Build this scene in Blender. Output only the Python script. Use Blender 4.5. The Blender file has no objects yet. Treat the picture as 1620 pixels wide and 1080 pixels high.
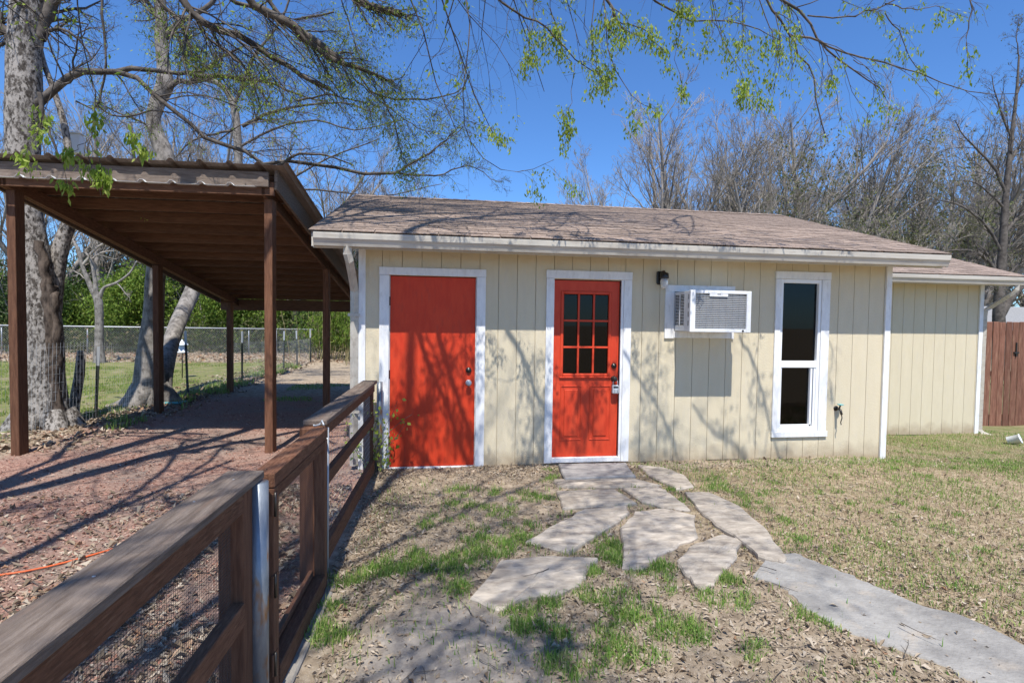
import bpy, math, random
import numpy as np
from mathutils import Vector, Matrix
R = math.radians
rng = np.random.default_rng(11)
random.seed(5)
scene = bpy.context.scene
C = bpy.data.collections.new("yard"); scene.collection.children.link(C)

# ------------------------------------------------------------------ camera
FPX = 850.0; CAMH = 1.56
YAW, PITCH, ROLL = R(8.47), R(2.03), R(.81)
_cy, _sy, _cp, _sp = math.cos(YAW), math.sin(YAW), math.cos(PITCH), math.sin(PITCH)
FW = np.array([_sy*_cp, _cy*_cp, -_sp]); _rt = np.array([_cy, -_sy, 0]); _up = np.cross(_rt, FW)
RT = math.cos(ROLL)*_rt + math.sin(ROLL)*_up; UP = -math.sin(ROLL)*_rt + math.cos(ROLL)*_up
CAM = np.array([0, 0, CAMH])
cd = bpy.data.cameras.new("camera"); cam = bpy.data.objects.new("camera", cd); C.objects.link(cam)
cd.sensor_width = 36; cd.lens = FPX/1620*36; cd.clip_start = .05; cd.clip_end = 3000
M = Matrix([[RT[0], UP[0], -FW[0], 0], [RT[1], UP[1], -FW[1], 0], [RT[2], UP[2], -FW[2], CAMH], [0, 0, 0, 1]])
cam.matrix_world = M
scene.camera = cam
def ray(x, y): return FW*FPX + RT*(x-810) - UP*(y-540)
def atY(x, y, v): d = ray(x, y); return CAM + d*(v/d[1])
def atZ(x, y, v=0.): d = ray(x, y); return CAM + d*((v-CAMH)/d[2])

# ------------------------------------------------------------------ light
SUNV = np.array([.05, .54, -1.0]); SUNV /= np.linalg.norm(SUNV)      # direction the light travels
w = bpy.data.worlds.new("World"); scene.world = w; w.use_nodes = True
nt = w.node_tree; bg = nt.nodes["Background"]; sky = nt.nodes.new("ShaderNodeTexSky"); sky.sky_type = 'NISHITA'
sky.sun_disc = False; sky.sun_elevation = math.asin(-SUNV[2]); sky.sun_rotation = math.atan2(-SUNV[0], -SUNV[1])
sky.altitude = 200; sky.air_density = 1.0; sky.dust_density = .3; sky.ozone_density = 3.5
tint = nt.nodes.new("ShaderNodeVectorMath"); tint.operation = 'MULTIPLY'; tint.inputs[1].default_value = (.75, 1.14, 1.60)   # deep clear spring sky
nt.links.new(sky.outputs[0], tint.inputs[0]); nt.links.new(tint.outputs[0], bg.inputs[0]); bg.inputs[1].default_value = .09
sl = bpy.data.lights.new("sun", 'SUN'); sl.energy = 5.0; sl.angle = R(.53); sl.color = (1, .955, .88)
so = bpy.data.objects.new("sun", sl); C.objects.link(so)
so.rotation_euler = Vector(SUNV).to_track_quat('-Z', 'Y').to_euler()
scene.view_settings.view_transform = 'Standard'; scene.view_settings.look = 'None'
scene.view_settings.exposure = 0.43; scene.view_settings.gamma = 1
scene.render.resolution_x = 1024; scene.render.resolution_y = 682
scene.render.engine = 'CYCLES'

# ------------------------------------------------------------------ materials
def mat(name, c1, c2=None, scale=6, stretch=(1, 1, 1), rough=.85, bump=0, bscale=40, c3=None, sp_scale=60, sp_amt=.35,
        metal=0, coord='Object', spec=.3, detail=6, lo=.38, hi=.62, bstretch=None):
    m = bpy.data.materials.new(name); m.use_nodes = True; n = m.node_tree.nodes; L = m.node_tree.links
    b = n["Principled BSDF"]; b.inputs["Roughness"].default_value = rough; b.inputs["Metallic"].default_value = metal
    b.inputs["Specular IOR Level"].default_value = spec
    b.inputs["Base Color"].default_value = (*c1, 1)
    tc = n.new("ShaderNodeTexCoord"); mp = n.new("ShaderNodeMapping"); mp.inputs["Scale"].default_value = stretch
    oi = n.new("ShaderNodeObjectInfo"); ad = n.new("ShaderNodeVectorMath"); ad.operation = 'MULTIPLY_ADD'
    L.new(oi.outputs["Random"], ad.inputs[0]); ad.inputs[1].default_value = (17, 31, 23); L.new(tc.outputs[coord], ad.inputs[2])
    L.new(ad.outputs[0], mp.inputs[0])
    col = None
    if c2:
        no = n.new("ShaderNodeTexNoise"); no.inputs["Scale"].default_value = scale; no.inputs["Detail"].default_value = detail
        no.inputs["Roughness"].default_value = .65
        L.new(mp.outputs[0], no.inputs["Vector"]); rp = n.new("ShaderNodeValToRGB")
        rp.color_ramp.elements[0].position = lo; rp.color_ramp.elements[1].position = hi
        rp.color_ramp.elements[0].color = (*c1, 1); rp.color_ramp.elements[1].color = (*c2, 1)
        L.new(no.outputs[0], rp.inputs[0]); col = rp.outputs[0]
        if c3:
            n2 = n.new("ShaderNodeTexNoise"); n2.inputs["Scale"].default_value = sp_scale; n2.inputs["Detail"].default_value = 3
            L.new(mp.outputs[0], n2.inputs["Vector"]); r2 = n.new("ShaderNodeValToRGB")
            r2.color_ramp.elements[0].position = .55; r2.color_ramp.elements[1].position = .68
            r2.color_ramp.elements[0].color = (0, 0, 0, 1); r2.color_ramp.elements[1].color = (sp_amt, sp_amt, sp_amt, 1)
            L.new(n2.outputs[0], r2.inputs[0]); mx = n.new("ShaderNodeMix"); mx.data_type = 'RGBA'
            L.new(r2.outputs[0], mx.inputs[0]); L.new(col, mx.inputs[6]); mx.inputs[7].default_value = (*c3, 1); col = mx.outputs[2]
        L.new(col, b.inputs["Base Color"])
    if bump:
        nb = n.new("ShaderNodeTexNoise"); nb.inputs["Scale"].default_value = bscale; nb.inputs["Detail"].default_value = 5
        if bstretch:
            m2 = n.new("ShaderNodeMapping"); m2.inputs["Scale"].default_value = bstretch
            L.new(ad.outputs[0], m2.inputs[0]); L.new(m2.outputs[0], nb.inputs["Vector"])
        else: L.new(mp.outputs[0], nb.inputs["Vector"])
        bp = n.new("ShaderNodeBump"); bp.inputs["Strength"].default_value = bump; bp.inputs["Distance"].default_value = .01
        L.new(nb.outputs[0], bp.inputs["Height"]); L.new(bp.outputs[0], b.inputs["Normal"])
    m['sock'] = 1
    return m
def objvary(m, amt=.25):
    """small brightness change from object to object"""
    n = m.node_tree.nodes; L = m.node_tree.links; b = n["Principled BSDF"]; s = b.inputs["Base Color"]
    oi = n.new("ShaderNodeObjectInfo"); mr = n.new("ShaderNodeMapRange"); mr.inputs[3].default_value = 1-amt; mr.inputs[4].default_value = 1+amt
    L.new(oi.outputs["Random"], mr.inputs[0]); h = n.new("ShaderNodeHueSaturation")
    if s.is_linked: L.new(s.links[0].from_socket, h.inputs["Color"])
    else: h.inputs["Color"].default_value = s.default_value
    L.new(mr.outputs[0], h.inputs["Value"]); L.new(h.outputs[0], s); return m
def rndmat(name, cols, rough=.7, trans=0, spec=.2):
    """colour picked by the per-point attribute rnd"""
    m = bpy.data.materials.new(name); m.use_nodes = True; n = m.node_tree.nodes; L = m.node_tree.links
    b = n["Principled BSDF"]; b.inputs["Roughness"].default_value = rough; b.inputs["Specular IOR Level"].default_value = spec
    a = n.new("ShaderNodeAttribute"); a.attribute_name = "rnd"; rp = n.new("ShaderNodeValToRGB"); e = rp.color_ramp.elements
    while len(e) < len(cols): e.new(.5)
    for i, c in enumerate(cols): e[i].position = i/(len(cols)-1); e[i].color = (*c, 1)
    L.new(a.outputs["Fac"], rp.inputs[0]); L.new(rp.outputs[0], b.inputs["Base Color"])
    if trans:
        t = n.new("ShaderNodeBsdfTranslucent"); L.new(rp.outputs[0], t.inputs[0]); mx = n.new("ShaderNodeMixShader"); mx.inputs[0].default_value = trans
        L.new(b.outputs[0], mx.inputs[1]); L.new(t.outputs[0], mx.inputs[2]); L.new(mx.outputs[0], n["Material Output"].inputs[0])
    return m
STAIN = objvary(mat("stained_wood", (.105, .045, .024), (.18, .084, .046), 5, (12, 12, 1.2), .75, .35, 60), .15)
STAIN_Y = objvary(mat("stained_wood_long", (.095, .040, .021), (.175, .080, .044), 8, (14, 1.8, 14), .75, .4, 60, c3=(.25, .14, .085), sp_scale=9, sp_amt=.5), .15)
STAIN_X = objvary(mat("stained_wood_cross", (.105, .052, .031), (.17, .086, .052), 5, (1.2, 12, 12), .8, .3, 60), .15)
CAPW = mat("weathered_cap_wood", (.125, .094, .074), (.225, .180, .148), 6, (10, 1.0, 10), .8, .5, 60, c3=(.15, .09, .06), sp_scale=3, sp_amt=.6)
FASC = mat("weathered_fascia", (.13, .098, .078), (.215, .17, .14), 5, (1.2, 10, 10), .85, .3, 50)
SIDING = objvary(mat("cream_siding_paint", (.63, .55, .39), (.655, .575, .415), 3, (4, 4, 1), .7, .5, 26, c3=(.61, .54, .42), sp_scale=5, sp_amt=.4, bstretch=(2.5, 2.5, 9)), .025)
SHEATH = mat("groove_backing_board", (.50, .42, .29), rough=.9)  # even colour of the sheathing behind the siding grooves
def splash(m):
    n = m.node_tree.nodes; L = m.node_tree.links; b = n["Principled BSDF"]; s_ = b.inputs["Base Color"]; tc = n.new("ShaderNodeTexCoord"); sx = n.new("ShaderNodeSeparateXYZ"); L.new(tc.outputs["Object"], sx.inputs[0])
    no = n.new("ShaderNodeTexNoise"); no.inputs["Scale"].default_value = 7; no.inputs["Detail"].default_value = 6; L.new(tc.outputs["Object"], no.inputs["Vector"])
    a = n.new("ShaderNodeMath"); a.operation = 'MULTIPLY_ADD'; L.new(no.outputs[0], a.inputs[0]); a.inputs[1].default_value = -.30; L.new(sx.outputs[2], a.inputs[2])
    r_ = n.new("ShaderNodeMapRange"); r_.inputs[1].default_value = -.14; r_.inputs[2].default_value = .05; r_.inputs[3].default_value = .75; r_.inputs[4].default_value = 0; L.new(a.outputs[0], r_.inputs[0])
    mx = n.new("ShaderNodeMix"); mx.data_type = 'RGBA'; L.new(r_.outputs[0], mx.inputs[0]); L.new(s_.links[0].from_socket, mx.inputs[6]); mx.inputs[7].default_value = (.34, .26, .17, 1); L.new(mx.outputs[2], s_)
splash(SIDING)
WHITE = mat("white_trim_paint", (.72, .725, .73), (.82, .82, .81), 5, (3, 3, 1), .55, .15, 40, c3=(.55, .52, .48), sp_scale=9, sp_amt=.35)
VINYL = mat("white_vinyl", (.83, .84, .85), rough=.35, spec=.5)
GUTTER = mat("off_white_gutter", (.47, .43, .37), (.56, .52, .45), 3, (.6, 4, 4), .30, .05, 10, c3=(.30, .25, .20), sp_scale=5, sp_amt=.45, spec=.5)
RED = mat("red_door_paint", (.58, .042, .013), (.64, .058, .018), 4, (4, 4, 1), .5, .2, 25, bstretch=(14, 14, 1.5), c3=(.45, .05, .025), sp_scale=6, sp_amt=.4)
REDD = mat("red_panel_door_paint", (.57, .048, .017), (.62, .064, .024), 4, (4, 4, 1), .45, .06, 25)
SHING = objvary(mat("brown_asphalt_shingle", (.225, .168, .135), (.36, .280, .228), 30, (1, 1, 1), .95, .6, 300, c3=(.10, .07, .06), sp_scale=160, sp_amt=.5), .22)
METALR = mat("aged_roof_metal", (.16, .125, .105), (.24, .195, .165), 4, (6, 1, 1), .55, .1, 20, spec=.4)
GALV = mat("galvanised_steel", (.20, .225, .26), (.30, .33, .36), 5, (3, 3, 1), .45, .1, 30, c3=(.30, .15, .05), sp_scale=7, sp_amt=1.0, metal=.55)
GALVF = mat("fence_wire_steel", (.42, .44, .46), rough=.45, metal=.3)
WIRE = mat("bronze_wire", (.10, .095, .085), rough=.5, metal=.4)
BLACK = mat("black_metal", (.018, .017, .016), rough=.35, spec=.5)
BRONZE = mat("dark_bronze", (.055, .05, .045), rough=.3, metal=.6)
STEELG = mat("silver_grey_case", (.42, .46, .50), rough=.4, metal=.3)
ACW = mat("appliance_white", (.72, .73, .74), (.78, .78, .78), 4, (1, 1, 1), .45)
ACG = mat("appliance_grey_louver", (.30, .30, .30), rough=.5)
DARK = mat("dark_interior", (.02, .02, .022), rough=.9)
STONE = objvary(mat("flagstone", (.29, .25, .205), (.49, .43, .355), 5, (1, 2.2, 1), .9, 1.0, 12, c3=(.18, .15, .125), sp_scale=7, sp_amt=.65), .10)
SLAB = mat("grey_slab", (.21, .20, .195), (.34, .325, .31), 5, (1, 3, 1), .9, .5, 30)
CONC = mat("path_concrete", (.20, .19, .178), (.325, .31, .285), 3.2, (1, 1, 1), .92, .8, 50, c3=(.38, .33, .27), sp_scale=6, sp_amt=.7)
KERB = mat("kerb_concrete", (.20, .18, .155), (.33, .30, .26), 6, (1, 1, 1), .9, .4, 40)
BARK = mat("grey_bark", (.07, .06, .052), (.33, .305, .28), 20, (1, 1, .55), .95, 1.0, 30, c3=(.03, .025, .02), sp_scale=34, sp_amt=1.0, lo=.42, hi=.56)
BARK2 = mat("smooth_grey_bark", (.13, .118, .105), (.29, .265, .24), 9, (1, 1, .6), .95, .9, 22, c3=(.06, .052, .045), sp_scale=16, sp_amt=.7)
TWIG = mat("brown_twig_bark", (.055, .047, .041), (.135, .117, .102), 8, rough=.9)
TWIGL = mat("grey_twig_bark", (.24, .215, .19), (.36, .32, .285), 3, rough=.9)
TWIGP = mat("mauve_twig_bark", (.20, .175, .15), (.33, .295, .255), .8, rough=.9)
PLANK = objvary(mat("fence_plank_wood", (.14, .060, .038), (.23, .105, .068), 5, (10, 10, .9), .8, .3, 40, c3=(.33, .19, .12), sp_scale=4, sp_amt=.55), .18)
ORANGE = mat("orange_cord", (.65, .13, .04), rough=.5)
PLASTIC = mat("white_plastic", (.72, .75, .78), rough=.4)
TEAL = mat("teal_plastic", (.12, .38, .40), rough=.4)
LEAF_G = rndmat("spring_leaf", [(.15, .24, .03), (.24, .36, .05), (.38, .48, .09), (.46, .50, .16)], .55, .5)
LEAF_E = rndmat("evergreen_leaf", [(.05, .10, .016), (.11, .19, .026), (.20, .29, .045), (.34, .40, .09)], .6, .4)
LEAF_O = rndmat("oak_leaf", [(.07, .09, .035), (.12, .14, .055), (.18, .19, .08), (.26, .24, .12)], .6, .35)
GRASSM = rndmat("grass_blade", [(.10, .20, .05), (.15, .28, .05), (.25, .38, .08), (.42, .44, .18), (.52, .44, .27)], .55, .3)
LAWNM = rndmat("lawn_blade", [(.10, .18, .03), (.17, .26, .045), (.26, .34, .07), (.38, .36, .16)], .55, .3)
STRAWM = rndmat("dry_grass_blade", [(.24, .165, .095), (.40, .30, .19), (.56, .46, .32), (.30, .32, .13)], .8, .15)
LITTER = rndmat("dead_leaf", [(.11, .075, .05), (.23, .175, .12), (.36, .29, .215), (.50, .43, .34), (.34, .19, .11)], .85, .1)
CHIPM = rndmat("wood_chip", [(.18, .08, .056), (.34, .17, .125), (.47, .29, .22), (.62, .50, .41)], .9, 0)
glass = bpy.data.materials.new("window_glass"); glass.use_nodes = True
_n = glass.node_tree.nodes; _L = glass.node_tree.links
_t = _n.new("ShaderNodeBsdfTransparent"); _t.inputs[0].default_value = (.20, .21, .235, 1); _g = _n.new("ShaderNodeBsdfGlossy"); _g.inputs["Roughness"].default_value = .02
_f = _n.new("ShaderNodeFresnel"); _f.inputs[0].default_value = 1.38; _m = _n.new("ShaderNodeMixShader")
_L.new(_f.outputs[0], _m.inputs[0]); _L.new(_t.outputs[0], _m.inputs[1]); _L.new(_g.outputs[0], _m.inputs[2]); _L.new(_m.outputs[0], _n["Material Output"].inputs[0])
frost = bpy.data.materials.new("lamp_glass"); frost.use_nodes = True
_b = frost.node_tree.nodes["Principled BSDF"]; _b.inputs["Base Color"].default_value = (.8, .8, .78, 1); _b.inputs["Roughness"].default_value = .25; _b.inputs["Transmission Weight"].default_value = .5

# ------------------------------------------------------------------ mesh helpers
def tomesh(name, V, quads=None, tris=None, smooth=False, rnd=None):
    V = np.asarray(V, np.float32); me = bpy.data.meshes.new(name); me.vertices.add(len(V)); me.vertices.foreach_set("co", V.ravel())
    parts = []; tot = []
    if quads is not None and len(quads): parts.append(np.asarray(quads, np.int32).ravel()); tot += [np.full(len(quads), 4, np.int32)]
    if tris is not None and len(tris): parts.append(np.asarray(tris, np.int32).ravel()); tot += [np.full(len(tris), 3, np.int32)]
    li = np.concatenate(parts); lt = np.concatenate(tot)
    me.loops.add(len(li)); me.loops.foreach_set("vertex_index", li); me.polygons.add(len(lt))
    me.polygons.foreach_set("loop_start", np.concatenate([[0], np.cumsum(lt)[:-1]]).astype(np.int32)); me.polygons.foreach_set("loop_total", lt)
    me.polygons.foreach_set("use_smooth", np.full(len(lt), bool(smooth)))
    if rnd is not None:
        a = me.attributes.new("rnd", 'FLOAT', 'POINT'); a.data.foreach_set("value", np.asarray(rnd, np.float32))
    me.update(calc_edges=True); me.validate(); return me
def link(name, me, m, parent=None, loc=None, rot=None, bevel=0, label=None):
    o = bpy.data.objects.new(name, me); C.objects.link(o)
    if m and not me.materials: me.materials.append(m)
    if parent: o.parent = parent
    if loc is not None: o.location = loc
    if rot is not None: o.rotation_euler = rot
    if bevel:
        b = o.modifiers.new("b", 'BEVEL'); b.width = bevel; b.segments = 1; b.limit_method = 'ANGLE'
    if label: o['label'] = label
    return o
def tag(o, label=None, cat=None, group=None, kind=None):
    if label: o['label'] = label
    if cat: o['category'] = cat
    if group: o['group'] = group
    if kind: o['kind'] = kind
    return o
def thing(name, label, cat, loc=(0, 0, 0), rz=0, group=None):
    o = bpy.data.objects.new(name, None); C.objects.link(o); o.location = loc; o.rotation_euler = (0, 0, rz); o.empty_display_size = .1
    return tag(o, label, cat, group)
BQ = np.array([[0, 3, 2, 1], [4, 5, 6, 7], [0, 1, 5, 4], [1, 2, 6, 5], [2, 3, 7, 6], [3, 0, 4, 7]])
def boxV(x0, x1, y0, y1, z0, z1): return np.array([(x0, y0, z0), (x1, y0, z0), (x1, y1, z0), (x0, y1, z0), (x0, y0, z1), (x1, y0, z1), (x1, y1, z1), (x0, y1, z1)], float)
def boxes(name, bl, m, parent=None, bevel=0, off=(0, 0, 0), label=None, rot=None, loc=None):
    V = []; F = []
    for i, b in enumerate(bl): V.append(boxV(*b)); F.append(BQ+8*i)
    V = np.concatenate(V)-np.array(off)
    return link(name, tomesh(name, V, np.concatenate(F)), m, parent, bevel=bevel, label=label, rot=rot, loc=loc)
def hexa(name, pts, m, parent=None, bevel=0, label=None):
    """eight corners: four of one end, four of the other"""
    return link(name, tomesh(name, pts, np.array([[0, 3, 2, 1], [4, 5, 6, 7], [0, 1, 5, 4], [1, 2, 6, 5], [2, 3, 7, 6], [3, 0, 4, 7]])), m, parent, bevel=bevel, label=label)
def frames(P):
    T = np.gradient(P, axis=1); T /= np.linalg.norm(T, axis=2, keepdims=True)+1e-9
    ref = np.where(np.abs(T[:, :1, 2:3]) > .8, np.array([1., 0, 0]), np.array([0, 0, 1.]))
    U = np.cross(T, ref); U /= np.linalg.norm(U, axis=2, keepdims=True)+1e-9
    return T, U, np.cross(T, U)
def tubes(P, Rr, sides=3, noise=0, cap=False):
    """P[N,m,3] polylines, Rr[N,m] radii -> verts, quads"""
    P = np.asarray(P, float); Rr = np.asarray(Rr, float); N, m, _ = P.shape
    T, U, W = frames(P); a = np.arange(sides)/sides*2*np.pi
    ring = P[:, :, None]+Rr[:, :, None, None]*(np.cos(a)[None, None, :, None]*U[:, :, None]+np.sin(a)[None, None, :, None]*W[:, :, None])
    if noise: 
        k = np.sin(a*3+P[:, :, None, 2]*3)*.5+np.sin(a*5+2+P[:, :, None, 2]*5)*.4+np.sin(a*9+P[:, :, None, 2]*9)*.3
        ring = ring+(ring-P[:, :, None])*noise*k[..., None]
    V = ring.reshape(-1, 3)
    i = np.arange(N)[:, None, None]*m*sides; j = np.arange(m-1)[None, :, None]*sides; k = np.arange(sides)[None, None, :]; k2 = (k+1) % sides
    q = np.stack([i+j+k, i+j+k2, i+j+sides+k2, i+j+sides+k], -1).reshape(-1, 4)
    if cap and sides == 4 or (cap and N == 1 and sides <= 4):
        q = np.concatenate([q, [[3, 2, 1, 0]], [[(m-1)*4+x for x in range(4)]]])
    return V, q
class MB:
    def __init__(s): s.V = []; s.Q = []; s.n = 0; s.T = []; s.r = []
    def add(s, V, Q=None, T=None, r=None):
        s.V.append(V)
        if Q is not None and len(Q): s.Q.append(np.asarray(Q)+s.n)
        if T is not None and len(T): s.T.append(np.asarray(T)+s.n)
        if r is not None: s.r.append(r)
        s.n += len(V)
    def mesh(s, name, smooth=False, off=(0, 0, 0)):
        return tomesh(name, np.concatenate(s.V)-np.array(off), np.concatenate(s.Q) if s.Q else None, np.concatenate(s.T) if s.T else None, smooth, np.concatenate(s.r) if s.r else None)
def tube_obj(name, pts, r, m, parent=None, sides=8, off=(0, 0, 0), caps=True, label=None):
    P = np.array(pts, float)[None]; rr = np.full((1, len(pts)), r) if np.isscalar(r) else np.array(r)[None]
    V, q = tubes(P, rr, sides); mb = MB(); mb.add(V, q)
    if caps:
        n = len(V); mm = len(pts); c = np.array([P[0, 0], P[0, -1]]); V2 = np.concatenate([V, c])
        t = [[(k+1) % sides, k, n] for k in range(sides)]+[[(mm-1)*sides+k, (mm-1)*sides+(k+1) % sides, n+1] for k in range(sides)]
        return link(name, tomesh(name, V2-np.array(off), q, t, True), m, parent, label=label)
    return link(name, mb.mesh(name, True, off), m, parent, label=label)
def lathe(name, prof, axis, m, parent=None, loc=(0, 0, 0), sides=14):
    """prof = (r, h) pairs along axis 'y' (towards the viewer = -y) or 'z'"""
    a = np.arange(sides)/sides*2*np.pi; V = []
    for r_, h in prof:
        for t in a: V.append((r_*math.cos(t), -h, r_*math.sin(t)) if axis == 'y' else (r_*math.cos(t), r_*math.sin(t), h))
    q = []
    for i in range(len(prof)-1):
        for k in range(sides): q.append([i*sides+k, i*sides+(k+1) % sides, (i+1)*sides+(k+1) % sides, (i+1)*sides+k])
    n = len(V); V += [(0, -prof[0][1], 0) if axis == 'y' else (0, 0, prof[0][1]), (0, -prof[-1][1], 0) if axis == 'y' else (0, 0, prof[-1][1])]
    t = [[(k+1) % sides, k, n] for k in range(sides)]+[[(len(prof)-1)*sides+k, (len(prof)-1)*sides+(k+1) % sides, n+1] for k in range(sides)]
    return link(name, tomesh(name, V, q, t, True), m, parent, loc=loc)
def subtract(rect, holes):
    """rect (x0,x1,z0,z1) minus holes -> list of rects"""
    out = [rect]
    for h in holes:
        nx = []
        for (a, b, c, d) in out:
            if h[0] >= b or h[1] <= a or h[2] >= d or h[3] <= c: nx.append((a, b, c, d)); continue
            if h[0] > a: nx.append((a, h[0], c, d))
            if h[1] < b: nx.append((h[1], b, c, d))
            x0, x1 = max(a, h[0]), min(b, h[1])
            if h[2] > c: nx.append((x0, x1, c, h[2]))
            if h[3] < d: nx.append((x0, x1, h[3], d))
        out = nx
    return out
def sm(t): t = np.clip(t, 0, 1); return t*t*(3-2*t)
def gz(x, y):
    x = np.asarray(x, float); y = np.asarray(y, float)
    b = -.21*sm((x-4.6)/2.6)*sm((y-4.2)/2.8)
    b = b+.012*np.sin(x*2.1+y*1.3)*np.sin(y*1.7-x)+.006*np.sin(x*6+1)*np.sin(y*5)
    b = b-.035*np.exp(-((x+.48)/.18)**2)*((y > 1.8) & (y < 5.3))
    b = b+.10*sm((y-17)/6)*sm((-x)/4)
    b = b+.06*np.exp(-((x+5.2)/.8)**2-((y-8.3)/.9)**2)
    return b
# value noise for scattering masks
_gr = rng.random((64, 64))
def vn(x, y, s):
    x = np.asarray(x)*s; y = np.asarray(y)*s; xi = np.floor(x).astype(int); yi = np.floor(y).astype(int); fx = sm(x-xi); fy = sm(y-yi)
    g = lambda a, b: _gr[a % 64, b % 64]
    return (g(xi, yi)*(1-fx)+g(xi+1, yi)*fx)*(1-fy)+(g(xi, yi+1)*(1-fx)+g(xi+1, yi+1)*fx)*fy

# ------------------------------------------------------------------ ground
def grid_ground():
    xs = np.concatenate([-np.geomspace(400, 24, 10), np.arange(-22, -6, .6), np.arange(-6, 7, .09), np.arange(7, 14, .3), np.geomspace(15, 400, 12)])
    ys = np.concatenate([-np.geomspace(300, 8, 8), np.arange(-6, 1, .5), np.arange(1, 9, .09), np.arange(9, 26, .35), np.geomspace(27, 700, 14)])
    X, Y = np.meshgrid(xs, ys, indexing='ij'); Z = gz(X, Y)
    V = np.stack([X, Y, Z], -1).reshape(-1, 3); n, m = X.shape
    i = np.arange(n-1)[:, None]*m; j = np.arange(m-1)[None]; q = np.stack([i+j, i+m+j, i+m+j+1, i+j+1], -1).reshape(-1, 4)
    me = tomesh("ground", V, q, smooth=True)
    x, y = V[:, 0], V[:, 1]
    gravel = sm((-.62-x)/.12)*sm((x+4.95+.03*(y-8))/.5)*sm((12.6-y)/2.5)
    lawn = sm((-4.9-x)/.4)*sm((y-3)/3)*sm((20.5-y)/1.5)
    green = sm((x-4.3)/2)*sm((y-4.2)/1.5)*.6; straw = sm((x-1.6+.25*(y-3))/1.2)*sm((5.6-y+9*(x > 5.4))/.3)
    dust = np.exp(-(((x-.1)/.55)**2+((y-2.45)/.6)**2))*(x > -.6)
    for nm, a in (("gravel", gravel), ("lawn", lawn), ("green", green), ("dust", dust), ("straw", straw)):
        at = me.attributes.new(nm, 'FLOAT', 'POINT'); at.data.foreach_set("value", a.astype(np.float32))
    m = bpy.data.materials.new("yard_soil"); m.use_nodes = True; n_ = m.node_tree.nodes; L = m.node_tree.links; b = n_["Principled BSDF"]; b.inputs["Roughness"].default_value = .95
    b.inputs["Specular IOR Level"].default_value = .1
    tc = n_.new("ShaderNodeTexCoord")
    def noise(s, d=6, r=.65):
        k = n_.new("ShaderNodeTexNoise"); k.inputs["Scale"].default_value = s; k.inputs["Detail"].default_value = d; k.inputs["Roughness"].default_value = r
        L.new(tc.outputs["Object"], k.inputs["Vector"]); return k.outputs[0]
    def ramp(f, cs):
        k = n_.new("ShaderNodeValToRGB"); e = k.color_ramp.elements
        while len(e) < len(cs): e.new(.5)
        for i_, (p, c) in enumerate(cs): e[i_].position = p; e[i_].color = (*c, 1)
        L.new(f, k.inputs[0]); return k.outputs[0]
    def mix(f, a, c):
        k = n_.new("ShaderNodeMix"); k.data_type = 'RGBA'; L.new(f, k.inputs[0]); L.new(a, k.inputs[6]); L.new(c, k.inputs[7]); return k.outputs[2]
    def att(nm, nscale, amt):
        k = n_.new("ShaderNodeAttribute"); k.attribute_name = nm
        a1 = n_.new("ShaderNodeMath"); a1.operation = 'MULTIPLY_ADD'; L.new(noise(nscale), a1.inputs[0]); a1.inputs[1].default_value = amt; 
        a2 = n_.new("ShaderNodeMath"); a2.operation = 'SUBTRACT'; L.new(k.outputs["Fac"], a2.inputs[0]); a2.inputs[1].default_value = amt*.5
        L.new(a2.outputs[0], a1.inputs[2])
        r_ = n_.new("ShaderNodeMapRange"); r_.inputs[1].default_value = .3; r_.inputs[2].default_value = .7; L.new(a1.outputs[0], r_.inputs[0]); return r_.outputs[0]
    base = ramp(noise(9, 9, .75), [(.3, (.15, .115, .08)), (.5, (.32, .255, .185)), (.7, (.50, .42, .32))])
    grav = ramp(noise(38, 9, .8), [(.32, (.14, .072, .054)), (.5, (.31, .18, .14)), (.66, (.50, .35, .28))])
    grav2 = ramp(noise(30, 9, .8), [(.3, (.12, .095, .075)), (.5, (.26, .215, .18)), (.7, (.42, .36, .30))])
    gk = ramp(noise(.9, 4), [(.42, (0, 0, 0)), (.62, (.75, .75, .75))])
    grav = mix(gk, grav, grav2)
    lawn_ = ramp(noise(3, 8, .7), [(.36, (.27, .225, .145)), (.5, (.19, .19, .075)), (.7, (.11, .17, .04))])
    grn = ramp(noise(5, 8, .7), [(.35, (.22, .19, .10)), (.65, (.10, .15, .04))])
    dst = ramp(noise(11, 9, .75), [(.3, (.21, .18, .155)), (.52, (.31, .275, .24)), (.7, (.44, .39, .33))])
    strw = ramp(noise(14, 9, .75), [(.32, (.13, .095, .06)), (.5, (.31, .24, .155)), (.68, (.50, .41, .29))])
    base = mix(att("straw", 3, .7), base, strw); col = mix(att("gravel", 6, .5), base, grav); col = mix(att("lawn", 3, .6), col, lawn_); col = mix(att("green", 4, .8), col, grn); col = mix(att("dust", 5, .6), col, dst)
    L.new(col, b.inputs["Base Color"])
    bp = n_.new("ShaderNodeBump"); bp.inputs["Strength"].default_value = .9; bp.inputs["Distance"].default_value = .012
    L.new(noise(55, 8, .8), bp.inputs["Height"]); L.new(bp.outputs[0], b.inputs["Normal"])
    o = link("ground", me, m); tag(o, kind='structure'); return o
grid_ground()

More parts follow.
